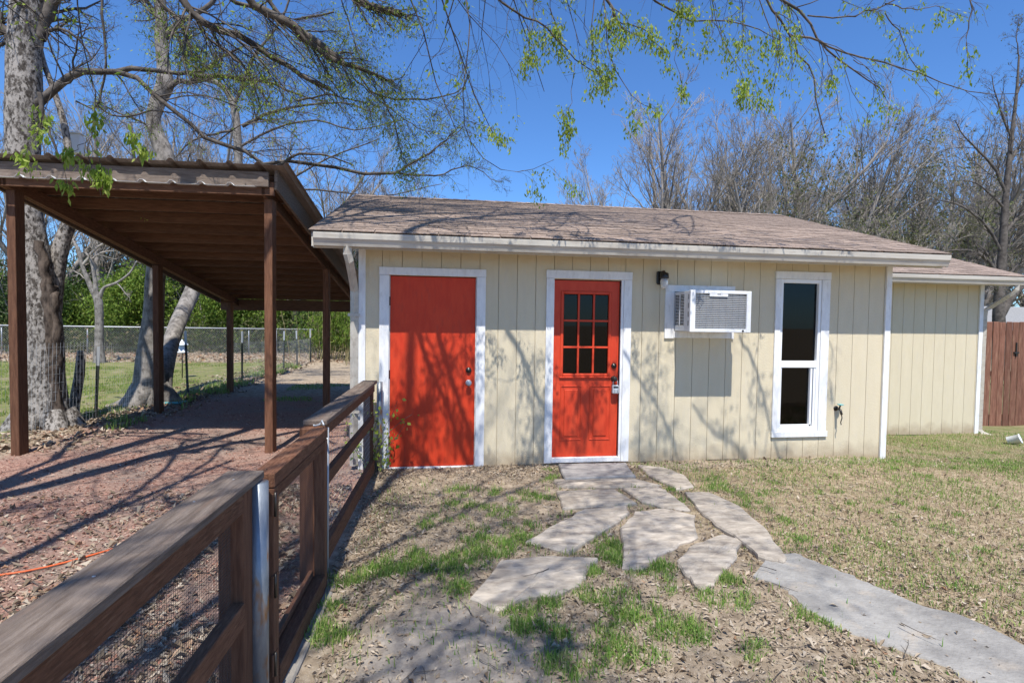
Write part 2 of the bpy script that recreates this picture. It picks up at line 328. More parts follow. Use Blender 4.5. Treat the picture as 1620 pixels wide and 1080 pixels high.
def poly_slab(name, pts, z0, z1, m, inset=.012, jit=.012, sub=3, n=None):
    """irregular slab from a corner list, subdivided edge, slightly bevelled rim"""
    P = np.array(pts, float); out = []
    for i in range(len(P)):
        a, b = P[i], P[(i+1) % len(P)]
        for k in range(sub):
            q = a+(b-a)*k/sub; out.append(q+(rng.normal(0, jit, 2) if k else rng.normal(0, jit*.3, 2)))
    P = np.array(out); c = P.mean(0); n = len(P)
    d = P-c; r = np.linalg.norm(d, axis=1, keepdims=True); inner = c+d*(1-inset/r); mid = c+d*.5
    g = lambda Q, z: np.c_[Q, np.full(len(Q), z)]
    V = np.concatenate([g(P, z0), g(P, z1-.012), g(inner, z1), g(mid, z1+.004), [[c[0], c[1], z1+.002]]])
    V[3*n:4*n, 2] += rng.normal(0, .002, n)
    q = []; t = []
    for k in range(n):
        k2 = (k+1) % n
        for l in range(3): q.append([l*n+k, l*n+k2, (l+1)*n+k2, (l+1)*n+k])
        t.append([3*n+k, 3*n+k2, 4*n])
    return tomesh(name, V, q, t)
def px2(L_, z=.03): return [atZ(a, b, z)[:2] for a, b in L_]

# path of poured concrete, concrete footing strip under the gate
pp = [(1190, 910), (1205, 880), (1257, 873), (1330, 900), (1385, 925), (1450, 953), (1520, 970), (1620, 1015), (1720, 1075), (1900, 1200), (1850, 1330), (1620, 1135), (1500, 1055), (1400, 1020), (1335, 998), (1275, 965), (1240, 930)]
P_ = np.array(px2(pp, .015)); 
me = poly_slab("path", P_, -.08, .018, CONC, jit=.014, sub=5, inset=.02)
# the path is not star shaped: rebuild its top as strips across
def strip_path():
    left = [(1190, 912), (1240, 930), (1275, 965), (1335, 998), (1400, 1020), (1500, 1055), (1620, 1135), (1850, 1330)]
    right = [(1215, 878), (1257, 873), (1330, 900), (1385, 925), (1450, 953), (1520, 970), (1620, 1015), (1900, 1180)]
    def fine(l):
        p = np.array(px2(l, .015)); s = np.r_[0, np.cumsum(np.linalg.norm(np.diff(p, axis=0), axis=1))]; t = np.linspace(0, s[-1], 60)
        return np.c_[np.interp(t, s, p[:, 0]), np.interp(t, s, p[:, 1])]+rng.normal(0, .009, (60, 2))
    A, B = fine(left), fine(right); rows = []
    for f in (0, .03, .25, .5, .75, .97, 1):
        Q = A*(1-f)+B*f; z = np.full(60, .016 if 0 < f < 1 else -.01); z += np.sin(Q[:, 0]*5)*.002; rows.append(np.c_[Q, z])
    for (Q) in (0,): pass
    lo1 = rows[0].copy(); lo1[:, 2] = -.09; lo2 = rows[-1].copy(); lo2[:, 2] = -.09
    rows = [lo1]+rows+[lo2]; V = np.concatenate(rows); q = []
    for r_ in range(len(rows)-1):
        for k in range(59): q.append([r_*60+k, (r_+1)*60+k, (r_+1)*60+k+1, r_*60+k+1])
    e = [r_*60 for r_ in range(len(rows))]; t = [[e[i], e[0], e[i+1]] for i in range(1, len(e)-1)]
    return tomesh("path", V, q, t)
tag(link("path", strip_path(), CONC), kind='structure')
tag(boxes("kerb", [(-.11, .075, 1.2, 3.3, -.15, -.012)], KERB, loc=(-.744, 0, 0), rot=(0, 0, -.0344), bevel=.008), kind='structure')

stones = [
 ("broad flagstone with pointed left end and twig, lowest left of the stones", [(744, 946), (789, 887), (850, 880), (946, 882), (925, 905), (918, 925), (880, 940), (835, 944), (788, 964)]),
 ("long slanting flagstone left of centre just above the lowest left stone", [(832, 854), (876, 828), (925, 803), (990, 797), (996, 808), (975, 824), (900, 872)]),
 ("largest flagstone, pinkish, in the middle of the stepping stones", [(981, 830), (1005, 806), (1050, 801), (1100, 812), (1105, 845), (1055, 868), (1018, 896), (985, 893)]),
 ("tapering grey flagstone between the middle stone and the concrete path", [(1070, 882), (1100, 857), (1142, 842), (1177, 852), (1160, 885), (1130, 917), (1108, 928), (1078, 897)]),
 ("long curved flagstone on the right edge ending at the concrete path", [(1083, 777), (1120, 778), (1170, 800), (1212, 835), (1245, 882), (1240, 888), (1200, 878), (1160, 845), (1110, 812)]),
 ("small flagstone against the wall just right of the door slab", [(1008, 734), (1050, 738), (1083, 750), (1098, 768), (1070, 772), (1030, 752)]),
 ("wide thin flagstone right in front of the door slab", [(876, 757), (1000, 754), (1046, 766), (975, 769), (882, 768)]),
 ("flat rectangular flagstone second below the door slab", [(880, 775), (972, 772), (1008, 794), (960, 799), (890, 803)]),
 ("dark pinkish flagstone wedged right of the rectangular one with a green weed beside it", [(985, 771), (1040, 769), (1062, 780), (1093, 806), (1056, 802), (1016, 792)]),
]
for lb, pts in stones:
    P_ = np.array(px2(pts, .03)); c = P_.mean(0); me = poly_slab("stepping_stone", P_-c, -.06, .028, STONE, sub=4, jit=.008)
    o = link("stepping_stone", me, STONE, loc=(c[0], c[1], float(gz(c[0], c[1])))); tag(o, lb, "stepping stone", "flagstones leading to the door")
P_ = np.array(px2([(883, 733), (990, 731), (1006, 751), (893, 756)], .05)); c = P_.mean(0)
o = link("door_slab", poly_slab("door_slab", P_-c, -.08, .05, SLAB, sub=6, jit=.006, inset=.01), SLAB, loc=(c[0], c[1], 0)); tag(o, "rough grey stone slab laid as a step under the glazed red door", "step")

# ------------------------------------------------------------------ cottage
YW = 5.75
cot = thing("cottage", "cream board sided cottage with brown shingle roof and two red doors", "cottage", (2.3, YW, 0))
O_ = (2.3, YW, 0)
XL, XR, YB = -.72, 5.41, 10.9
D1 = (-.446, .468, 0, 2.035); D2 = (1.315, 2.075, .0, 2.04); WN = (4.0, 4.53, .36, 2.09); AC = (2.70, 3.39, 1.49, 1.93)
holes = [D1, D2, WN, AC]
bl = [(a, b, YW+.016, YW+.10, c, d) for a, b, c, d in subtract((XL, XR, -.05, 2.42), holes)]
bl += [(XL, XL+.1, YW+.1, YB-.1, -.1, 2.42), (XR-.1, XR, YW+.1, YB-.1, -.1, 2.42), (XL, XR, YB-.1, YB, -.1, 2.42)]
boxes("wall", bl, SHEATH, cot, off=O_)
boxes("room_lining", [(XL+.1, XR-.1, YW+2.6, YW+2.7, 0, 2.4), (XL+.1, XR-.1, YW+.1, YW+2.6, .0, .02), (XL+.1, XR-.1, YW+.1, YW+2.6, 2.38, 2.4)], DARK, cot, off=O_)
# front siding boards with 8 inch spacing
def siding(x0, x1, y, z0f, z1, holes, off, parent, mtl, pitch=.2032, phase=0, wall_h=None):
    x = x0; k = 0
    first = True
    while x < x1-.01:
        xe = min(x1, x+pitch-(phase if first else 0)); first = False
        z0 = z0f((x+xe)/2)
        rs = subtract((x+.0022, xe-.0022, z0, z1), holes)
        rs = [r_ for r_ in rs if r_[1]-r_[0] > .004 and r_[3]-r_[2] > .004]; gs = []
        for r_ in rs:
            hit = [g for g in gs if any(r_[0] <= q[1]+1e-6 and q[0] <= r_[1]+1e-6 and r_[2] <= q[3]+1e-6 and q[2] <= r_[3]+1e-6 for q in g)]
            ng = [r_]
            for g in hit: ng += g; gs.remove(g)
            gs.append(ng)
        for g in gs: boxes("siding_board", [(a, b, y, y+.014, c, d) for a, b, c, d in g], mtl, parent, off=off, bevel=.0015)
        x = xe; k += 1
siding(XL+.03, XR-.02, YW, lambda x: .005-.035*max(0, (x-4)/1.4)+random.uniform(-.006, .006), 2.36, holes, O_, cot, SIDING, phase=.03)
# side gable faces: tapered boards running up to the roof
for sx, xx in ((-1, XL), (1, XR)):
    y = YW+.1
    while y < YB:
        ye = min(y+.2032, YB); zt = 2.40+.336*(min((y+ye)/2, 2*8.32-(y+ye)/2)-5.3)-.06
        xa, xb = (xx-.014, xx) if sx < 0 else (xx, xx+.014)
        boxes("siding_board", [(xa, xb, y+.003, ye-.003, -.15, zt)], SIDING, cot, off=O_); y = ye
# trims
def trim(b, mtl=WHITE, name="trim_board", bevel=.002, label=None): return boxes(name, [b], mtl, cot, bevel=bevel, off=O_, label=label)
T0, T1 = YW-.02, YW+.014
trim((XL-.035, XL+.035, T0, T1+.02, -.02, 2.36)); trim((XR-.03, XR+.045, T0-.004, T1+.02, -.06, 2.36))
trim((-.545, D1[0], T0, T1, .0, 2.035)); trim((D1[1], .563, T0, T1, .0, 2.035)); trim((-.548, .566, T0-.003, T1, 2.037, 2.117))
trim((1.226, D2[0]-.002, T0, T1, .02, 2.045)); trim((D2[1]+.03, 2.195, T0, T1, .02, 2.045)); trim((1.223, 2.198, T0-.003, T1, 2.047, 2.135))
trim((D2[1], D2[1]+.028, T0+.006, YW+.07, .06, 2.045)); trim((D1[0]-.004, D1[0]+.008, YW+.015, YW+.06, 0, 2.035)); trim((D1[1]-.008, D1[1]+.004, YW+.015, YW+.06, 0, 2.035))
trim((3.942, 4.012, T0, T1, .325, 2.11)); trim((4.535, 4.642, T0, T1, .325, 2.11)); trim((3.938, 4.646, T0-.003, T1, 2.112, 2.198)); trim((3.938, 4.66, T0-.006, T1, .258, .323))
trim((2.59, 2.698, T0, T1, 1.405, 1.93)); trim((3.392, 3.43, T0, T1, 1.405, 1.93)); trim((2.59, 3.43, T0-.003, T1, 1.932, 2.005)); trim((2.70, 3.39, T0, T1, 1.412, 1.487))
# flush red door
d = boxes("door", [(D1[0]+.01, D1[1]-.01, YW+.022, YW+.062, .012, 2.028)], RED, cot, off=O_, bevel=.002, label="plain flat red door, left of the two doors")
trim((D1[0], D1[1], YW-.006, YW+.07, -.03, .008), WHITE, "threshold")
def rel(x, y, z): return (x-O_[0], y-O_[1], z-O_[2])
def knob(door, x, z, y, mtl=BRONZE): return lathe("knob", [(.033, 0), (.033, .006), (.014, .01), (.012, .03), (.024, .036), (.030, .048), (.026, .06), (.012, .066)], 'y', mtl, door, rel(x, y, z))
def bolt(door, x, z, y, mtl=BRONZE): return lathe("deadbolt", [(.032, 0), (.030, .012), (.026, .018), (.014, .020), (.012, .026)], 'y', mtl, door, rel(x, y, z))
knob(d, .392, .905, YW+.022, STEELG); bolt(d, .392, 1.04, YW+.022, BLACK)
boxes("hinge", [(D1[0]-.002, D1[0]+.012, YW+.012, YW+.024, z, z+.09) for z in (.25, .95, 1.72)], BRONZE, d, off=O_)
# glazed red door: stile and rail door with nine panes and two raised panels
DX0, DX1, DZ0, DZ1 = D2[0]+.008, D2[1]-.006, .075, 2.03
GX0, GX1, GZ0, GZ1 = DX0+.105, DX1-.12, 1.0, 1.885
yd = YW+.03
bl = [(a, b, yd, yd+.04, c, e) for a, b, c, e in subtract((DX0, DX1, DZ0, DZ1), [(GX0, GX1, GZ0, GZ1)])]
d2 = boxes("door", bl, REDD, cot, off=O_, label="red door with nine small panes, right of the two doors")
fr = [(GX0-.03, GX0+.004, yd-.012, yd+.01, GZ0-.03, GZ1+.03), (GX1-.004, GX1+.03, yd-.012, yd+.01, GZ0-.03, GZ1+.03), (GX0+.004, GX1-.004, yd-.012, yd+.01, GZ1-.004, GZ1+.03), (GX0+.004, GX1-.004, yd-.012, yd+.01, GZ0-.03, GZ0+.004)]
boxes("glazing_frame", fr, REDD, d2, off=O_, bevel=.006)
boxes("sill", [(GX0-.035, GX1+.035, yd-.02, yd+.002, GZ0-.045, GZ0-.03)], REDD, d2, off=O_, bevel=.004)
cw = (GX1-GX0)/3; ch = (GZ1-GZ0)/3
for i in (1, 2): boxes("muntin", [(GX0+cw*i-.011, GX0+cw*i+.011, yd-.008, yd+.012, GZ0+.004, GZ1-.004)], REDD, d2, off=O_, bevel=.004)
for j in (1, 2): boxes("muntin", [(GX0+.004, GX1-.004, yd-.0095, yd+.0135, GZ0+ch*j-.011, GZ0+ch*j+.011)], REDD, d2, off=O_, bevel=.004)
for i in range(3):
    for j in range(3): boxes("pane", [(GX0+cw*i+.011, GX0+cw*(i+1)-.011, yd+.014, yd+.018, GZ0+ch*j+.011, GZ0+ch*(j+1)-.011)], glass, d2, off=O_)
for i in range(2):
    a = DX0+.085+i*.335; b = a+.245
    for (z0, z1) in ((.26, .87),):
        rim = [(a, b, yd-.007, yd+.001, z1-.012, z1), (a, b, yd-.007, yd+.001, z0, z0+.012), (a, a+.012, yd-.007, yd+.001, z0+.012, z1-.012), (b-.012, b, yd-.007, yd+.001, z0+.012, z1-.012)]
        boxes("panel_moulding", rim, REDD, d2, off=O_, bevel=.003)
        boxes("raised_panel", [(a+.045, b-.045, yd-.009, yd+.001, z0+.045, z1-.045)], REDD, d2, off=O_, bevel=.0085)
knob(d2, DX1-.05, .945, yd); bolt(d2, DX1-.05, 1.09, yd)
trim((D2[0], D2[1]+.028, YW-.015, YW+.08, .02, .072), WHITE, "threshold")
# tall window
wf = thing("window", None, None); wf.parent = cot; wf.location = (0, 0, 0)
del_lab = wf
WX0, WX1, WZ0, WZ1 = 4.012, 4.535, .325, 2.11
wy = YW-.008
fr = boxes("frame", [(WX0, WX0+.035, wy, YW+.07, WZ0, WZ1), (WX1-.035, WX1, wy, YW+.07, WZ0, WZ1), (WX0+.035, WX1-.035, wy, YW+.07, WZ1-.045, WZ1), (WX0+.035, WX1-.035, wy, YW+.07, WZ0, WZ0+.05),
                      (WX0+.035, WX1-.035, wy+.004, YW+.06, 1.075, 1.155)], VINYL, wf, off=O_, bevel=.004)
boxes("lower_sash", [(WX0+.035, WX0+.05, wy+.012, YW+.055, .375, 1.075), (WX1-.10, WX1-.075, wy+.012, YW+.055, .40, 1.075), (WX1-.06, WX1-.035, wy+.012, YW+.055, .375, 1.075), (WX0+.05, WX1-.10, wy+.012, YW+.055, .375, .40)], VINYL, wf, off=O_, bevel=.002)
boxes("pane", [(WX0+.03, WX1-.03, YW+.03, YW+.034, 1.15, 2.07)], glass, wf, off=O_)
boxes("pane", [(WX0+.03, WX1-.03, YW+.036, YW+.040, .37, 1.08)], glass, wf, off=O_)
boxes("blind_rail_and_glint", [(WX0+.04, WX1-.12, YW+.09, YW+.13, 1.90, 2.05), (WX0+.27, WX0+.277, YW+.1, YW+.105, 1.30, 1.95)], WHITE, wf, off=O_)  # blind header, plus a thin white strip standing for a vertical reflection
# roof
E0, EZ, RY, RZ = 5.31, 2.405, 8.32, 3.415
RX0, RX1 = -1.135, 5.78
sl_ = (RZ-EZ)/(RY-E0); L_ = math.hypot(RZ-EZ, RY-E0); an = math.atan(sl_)
BY = 2*RY-E0
V = [(RX0, E0+.015, EZ-.03), (RX1, E0+.015, EZ-.03), (RX1, RY, RZ-.02), (RX0, RY, RZ-.02), (RX0, BY, EZ-.03), (RX1, BY, EZ-.03),
     (RX0, E0+.015, EZ-.012), (RX1, E0+.015, EZ-.012), (RX1, RY, RZ-.004), (RX0, RY, RZ-.004), (RX0, BY, EZ-.012), (RX1, BY, EZ-.012)]
q = [[0, 3, 2, 1], [3, 4, 5, 2], [6, 7, 8, 9], [9, 8, 11, 10], [0, 1, 7, 6], [4, 10, 11, 5], [0, 6, 9, 3], [3, 9, 10, 4], [1, 2, 8, 7], [2, 5, 11, 8]]
roof = link("roof", tomesh("roof", np.array(V)-np.array(O_), q), SHING, cot)
boxes("soffit", [(RX0+.02, RX1-.02, E0+.11, YW-.0, 2.345, 2.36)], SIDING, cot, off=O_)
boxes("eave_fascia", [(RX0, RX1, E0+.085, E0+.108, 2.25, 2.375)], GUTTER, cot, off=O_)
for xx in (RX0, RX1-.02):   # rake boards
    for (ya, za, yb, zb) in ((E0+.02, EZ, RY, RZ), (BY, EZ, RY, RZ)):
        p = [(xx, ya, za-.15), (xx+.02, ya, za-.15), (xx+.02, ya, za-.032), (xx, ya, za-.032), (xx, yb, zb-.15), (xx+.02, yb, zb-.15), (xx+.02, yb, zb-.032), (xx, yb, zb-.032)]
        hexa("rake_board", np.array(p)-np.array(O_), GUTTER, cot)
def shingle_mesh(nm, wd, dp, th, var):
    V = boxV(0, wd-.006, 0, dp, 0, th); V[4:6, 2] += .001; V[[2, 3, 6, 7], 2] -= 0
    return tomesh(nm, V, BQ)
SHM = [shingle_mesh("shingle", .305, .155, .006+.0012*k, k) for k in range(3)]
for m_ in SHM: m_.materials.append(SHING)
def shingles(parent, off, x0, x1, e0, ez, sl_an, Lr, expo, first=300, x_min=None):
    rows = int(Lr/expo)+1; cnt = 0; mb = MB(); ca, sa = math.cos(sl_an), math.sin(sl_an)
    for r_ in range(rows):
        s = r_*expo-.012; sh = -(.305/3)*(r_ % 3)-rng.uniform(0, .02); x = x0+sh
        while x < x1:
            a, b = max(x, x0-.006), min(x+.305, x1+.006); x += .305
            if b-a < .03: continue
            y = e0+s*ca; z = ez+s*sa; dz = rng.uniform(0, .004)
            if b-a > .3 and cnt < first:
                o = link("shingle", SHM[rng.integers(3)], None, parent, loc=(a-off[0], y-off[1], z+dz-off[2]), rot=(sl_an-.035, 0, rng.normal(0, .004))); cnt += 1
            else:
                Vb = boxV(0, b-a-.006, 0, .155, 0, .007); c2, s2 = math.cos(sl_an-.035), math.sin(sl_an-.035)
                Vy = Vb[:, 1]*c2-Vb[:, 2]*s2; Vz = Vb[:, 1]*s2+Vb[:, 2]*c2
                mb.add(np.c_[Vb[:, 0]+a, Vy+y, Vz+z+dz], BQ)
    if mb.n: tag(link("shingle_courses", mb.mesh("shingle_courses", off=off), SHING, parent), kind='stuff')
shingles(roof, O_, RX0-.015, RX1+.015, E0+.0, EZ-.004, an, L_, .127)
# ridge caps
for k in range(int((RX1-RX0)/.16)):
    x = RX0+k*.16
    V = [(x, RY-.13, RZ-.030), (x+.17, RY-.13, RZ-.034), (x+.17, RY, RZ+.012), (x, RY, RZ+.018), (x+.17, RY+.13, RZ-.034), (x, RY+.13, RZ-.030)]
    if k < 44: link("ridge_cap", tomesh("ridge_cap", np.array(V)-np.array(O_), [[0, 1, 2, 3], [3, 2, 4, 5]]), SHING, cot)
# gutter: k-style profile swept along x
def gutter(parent, off, x0, x1, yf, zt, yb, h=.115):
    prof = [(yb, zt), (yb, zt-h), (yf+.035, zt-h), (yf+.02, zt-h*.62), (yf+.004, zt-h*.45), (yf, zt-.012), (yf, zt), (yf+.014, zt), (yf+.014, zt-.012), (yf+.012, zt-h*.4), (yf+.04, zt-h+.006), (yb-.006, zt-h+.006), (yb-.006, zt)]
    n = len(prof); V = [(x, a, b) for x in (x0, x1) for a, b in prof]; q = [[k, (k+1) % n, n+(k+1) % n, n+k] for k in range(n)]
    g = link("gutter", tomesh("gutter", np.array(V)-np.array(off), q), GUTTER, parent)
    for xe in (x0, x1-.003):
        p6 = prof[:7]; V = [(xe+dx, a, b) for dx in (0, .003) for a, b in p6]; c1 = [0, 1, 2, 3, 4, 5, 6]
        t = [[0, i, i+1] for i in range(1, 6)]+[[7, 8+i, 7+i] for i in range(1, 6)]
        link("end_cap", tomesh("end_cap", np.array(V)-np.array(off), [[k, (k+1) % 7, 7+(k+1) % 7, 7+k] for k in range(7)], t), GUTTER, g)
    return g
gutter(cot, O_, RX0+.02, RX1, E0-.02, 2.385, E0+.083, .122)
# downspout on the left corner: outlet, elbow, pipe
def spout(parent, off, path, w_=.034):
    P = np.array(path)[None]; V, q = tubes(P, np.full((1, len(path)), w_*1.2), 4); return link("downspout", tomesh("downspout", V-np.array(off), q), GUTTER, parent)
dsx = -.795
spout(cot, O_, [(dsx-.015, E0+.05, 2.28), (dsx-.015, E0+.05, 2.19), (dsx, E0+.07, 2.13), (dsx, YW-.09, 1.93), (dsx, YW-.03, 1.86), (dsx, YW-.025, 1.75), (dsx, YW-.025, .05)])
boxes("pipe_strap", [(dsx-.06, dsx+.06, YW-.062, YW-.056, z, z+.03) for z in (.6, 1.6)], GUTTER, cot, off=O_)

# ------------------------------------------------------------------ main house wing to the right
Y2 = 7.8; O2 = (7.3, Y2, -.2)
hs = thing("house", "cream board sided wing with brown roof standing back at the right", "house", O2)
X2L, X2R = 5.42, 9.12; R2X = 9.45; E2 = 7.35; EZ2 = 2.415
boxes("wall", [(X2L, X2R, Y2+.016, Y2+.1, -.3, 2.42), (X2R-.1, X2R, Y2+.1, 13.5, -.4, 2.42)], SHEATH, hs, off=O2)
siding(X2L, X2R-.02, Y2, lambda x: -.20-.012*(x-7), 2.37, [], O2, hs, SIDING)
boxes("trim_board", [(X2R-.03, X2R+.045, Y2-.022, Y2+.03, -.26, 2.37)], WHITE, hs, off=O2, bevel=.002)
boxes("footing", [(X2L, X2R, Y2+.01, Y2+.12, -.45, -.21)], KERB, hs, off=O2)
boxes("soffit", [(X2L, R2X, E2+.1, Y2, 2.355, 2.37)], SIDING, hs, off=O2)
RY2 = 10.9; RZ2 = EZ2+.336*(RY2-E2); BY2 = 2*RY2-E2; a0 = 5.0
V = [(a0, E2+.01, EZ2-.03), (R2X, E2+.01, EZ2-.03), (R2X, RY2, RZ2-.02), (a0, RY2, RZ2-.02), (a0, BY2, EZ2-.03), (R2X, BY2, EZ2-.03),
     (a0, E2+.01, EZ2-.012), (R2X, E2+.01, EZ2-.012), (R2X, RY2, RZ2-.004), (a0, RY2, RZ2-.004), (a0, BY2, EZ2-.012), (R2X, BY2, EZ2-.012)]
roof2 = link("roof", tomesh("roof", np.array(V)-np.array(O2), q_ := [[0, 3, 2, 1], [3, 4, 5, 2], [6, 7, 8, 9], [9, 8, 11, 10], [0, 1, 7, 6], [4, 10, 11, 5], [0, 6, 9, 3], [3, 9, 10, 4], [1, 2, 8, 7], [2, 5, 11, 8]]), SHING, hs)
shingles(roof2, O2, 6.0, R2X+.015, E2, EZ2-.004, math.atan(.336), math.hypot(RY2-E2, RZ2-EZ2), .127, first=250)
for (ya, za, yb, zb) in ((E2+.02, EZ2, RY2, RZ2),):
    xx = R2X-.02; p = [(xx, ya, za-.15), (xx+.02, ya, za-.15), (xx+.02, ya, za-.032), (xx, ya, za-.032), (xx, yb, zb-.15), (xx+.02, yb, zb-.15), (xx+.02, yb, zb-.032), (xx, yb, zb-.032)]
    hexa("rake_board", np.array(p)-np.array(O2), GUTTER, hs)
boxes("eave_fascia", [(a0, R2X, E2+.085, E2+.108, 2.26, 2.385)], GUTTER, hs, off=O2)
gutter(hs, O2, 5.2, R2X, E2-.02, 2.395, E2+.083, .122)
spout(hs, O2, [(R2X-.13, E2+.05, 2.28), (R2X-.13, E2+.05, 2.20), (R2X-.17, E2+.12, 2.12), (X2R+.13, Y2-.06, 1.93), (X2R+.085, Y2-.02, 1.88), (X2R+.085, Y2-.01, 1.78), (X2R+.085, Y2-.01, -.14), (X2R+.10, Y2-.05, -.20), (X2R+.17, Y2-.16, -.245)])

# ------------------------------------------------------------------ things on the cottage wall
# window air conditioner
A0, A1, AZ0, AZ1 = 2.703, 3.385, 1.49, 1.925; AF = 5.345
ac = thing("air_conditioner", "white window air conditioner with grey rear grille sticking out of the cottage wall", "air conditioner", (3.05, YW, 1.49)); OA = (3.05, YW, 1.49)
bx = [(A0+.01, A1-.01, AF+.03, YW+.1, AZ0+.002, AZ0+.012), (A0+.01, A1-.01, AF+.03, YW+.1, AZ1-.012, AZ1-.002), (A0+.03, A1-.03, AF+.05, AF+.06, AZ0+.012, AZ1-.012)]
for xx, s in ((A0+.004, 1), (A1-.014, 1)):
    bx += [(xx, xx+.01, AF+.03, AF+.17, AZ0+.002, AZ1-.002), (xx, xx+.01, YW-.012, YW+.1, AZ0+.002, AZ1-.002), (xx, xx+.01, AF+.17, YW-.012, AZ0+.002, AZ0+.06), (xx, xx+.01, AF+.17, YW-.012, AZ1-.03, AZ1-.002),
           (xx, xx+.01, AF+.272, AF+.288, AZ0+.06, AZ1-.03)]
boxes("case", bx, ACW, ac, off=OA, bevel=.002)
boxes("dark_core", [(A0+.03, A1-.03, AF+.062, YW+.08, AZ0+.014, AZ1-.014)], DARK, ac, off=OA)
for xx in (A0+.006, A1-.014):
    boxes("side_vent", [(xx, xx+.008, yv, yv+.09, z, z+.006) for yv in (AF+.176, AF+.293) for z in np.arange(AZ0+.068, AZ1-.036, .0165)], ACW, ac, off=OA)
boxes("punch_out", [(A0+.001, A0+.004, AF+.045, AF+.075, z, z+.055) for z in (AZ0+.06, AZ0+.155, AZ0+.25, AZ0+.345)], ACG, ac, off=OA)
ff = boxes("front_frame", [(A0-.008, A0+.052, AF, AF+.035, AZ0-.004, AZ1+.004), (A1-.045, A1+.008, AF, AF+.035, AZ0-.004, AZ1+.004), (A0+.052, A1-.045, AF, AF+.035, AZ1-.03, AZ1+.004), (A0+.052, A1-.045, AF, AF+.035, AZ0-.004, AZ0+.032),
                           (A0+.21, A0+.42, AF+.001, AF+.03, AZ1-.062, AZ1-.03)], ACW, ac, off=OA, bevel=.004)
bp = tomesh("grille_slat", boxV(A0+.052, A1-.045, 0, .012, 0, .0085)-np.array([OA[0], 0, 0]), BQ); bp.materials.append(ACG)
for z in np.arange(AZ0+.045, AZ1-.05, .0195): link("grille_slat", bp, None, ac, loc=(0, AF+.012-YW, z-OA[2]), rot=(-.35, 0, 0))
boxes("grille_rib", [(x, x+.004, AF+.027, AF+.03, AZ0+.032, AZ1-.03) for x in np.arange(A0+.11, A1-.06, .075)], ACG, ac, off=OA)
boxes("maker_badge", [(A0+.295, A0+.335, AF-.0006, AF+.002, AZ1-.040, AZ1-.030)], ACG, ac, off=OA)
lathe("drain_plug", [(.011, 0), (.011, .006)], 'y', BLACK, ac, (A1-.085-OA[0], AF-YW, AZ0+.014-OA[2]), 10)
def text(s, size, loc, mtl, parent, rot=(R(90), 0, 0), ext=.0006):
    c_ = bpy.data.curves.new("lettering", 'FONT'); c_.body = s; c_.size = size; c_.extrude = ext; c_.align_x = 'CENTER'; o = bpy.data.objects.new("lettering", c_)
    dg = bpy.context.evaluated_depsgraph_get(); C.objects.link(o); bpy.context.view_layer.update(); me = bpy.data.meshes.new_from_object(o.evaluated_get(bpy.context.evaluated_depsgraph_get()))
    bpy.data.objects.remove(o); return link("lettering", me, mtl, parent, loc=loc, rot=rot)
# wall lamp
lp = thing("wall_lamp", "small black wall lamp with frosted glass jar between the glazed door and the air conditioner", "wall lamp", (2.53, YW, 2.08))
boxes("back_plate", [(-.05, .05, -.028, 0, -.075, .075)], BLACK, lp, bevel=.015)
tube_obj("arm", [(0, -.02, .03), (0, -.05, .06), (0, -.09, .06), (0, -.11, .03)], .02, BLACK, lp, 8)
lathe("cap", [(.02, .055), (.045, .045), (.05, .0), (.048, -.012)], 'z', BLACK, lp, (0, -.11, 0))
lathe("glass_jar", [(.040, -.012), (.043, -.05), (.040, -.09), (.025, -.118), (.006, -.122)], 'z', frost, lp, (0, -.11, 0))
# garden tap
sp = thing("garden_tap", "small brass garden tap with a pale blue handle low on the cottage wall", "tap", (4.78, YW, .56))
tube_obj("pipe", [(0, .0, .03), (0, -.05, .03), (0, -.075, .02), (0, -.095, -.03)], .014, BRONZE, sp, 8)
lathe("flange", [(.032, 0), (.030, .006)], 'y', BRONZE, sp, (0, 0, .03), 12)
lathe("handle", [(.010, .0), (.034, .004), (.036, .012), (.012, .016)], 'z', TEAL, sp, (.01, -.06, .075), 10)
tube_obj("stem", [(0, -.055, .03), (.01, -.06, .08)], .009, BRONZE, sp, 6)
tube_obj("chain", [(0, -.09, -.02), (.01, -.092, -.07), (-.006, -.092, -.12), (.002, -.092, -.15)], .006, BRONZE, sp, 5)
# key lock box hanging from the knob
kx = DX1-.045; kb = thing("key_lock_box", "silver key lock box hanging from the knob of the glazed red door", "lock box", (kx, yd-.05, .83))
boxes("case", [(-.038, .038, -.02, .02, -.045, .05)], STEELG, kb, bevel=.008)
boxes("keypad", [(-.028, .028, -.024, -.02, -.036, .012)], mat("pale_keypad", (.66, .70, .74), rough=.5), kb, bevel=.001)
boxes("dial_window", [(-.026, .026, -.0245, -.0205, .02, .036)], BLACK, kb)
boxes("button", [(x-.0045, x+.0045, -.0262, -.024, z-.004, z+.004) for x in (-.018, 0, .018) for z in (-.026, -.013, .002)], BLACK, kb)
tube_obj("shackle", [(-.026, 0, .045), (-.026, 0, .085), (-.015, 0, .11), (.015, 0, .11), (.026, 0, .085), (.026, 0, .045)], .005, STEELG, kb, 6)

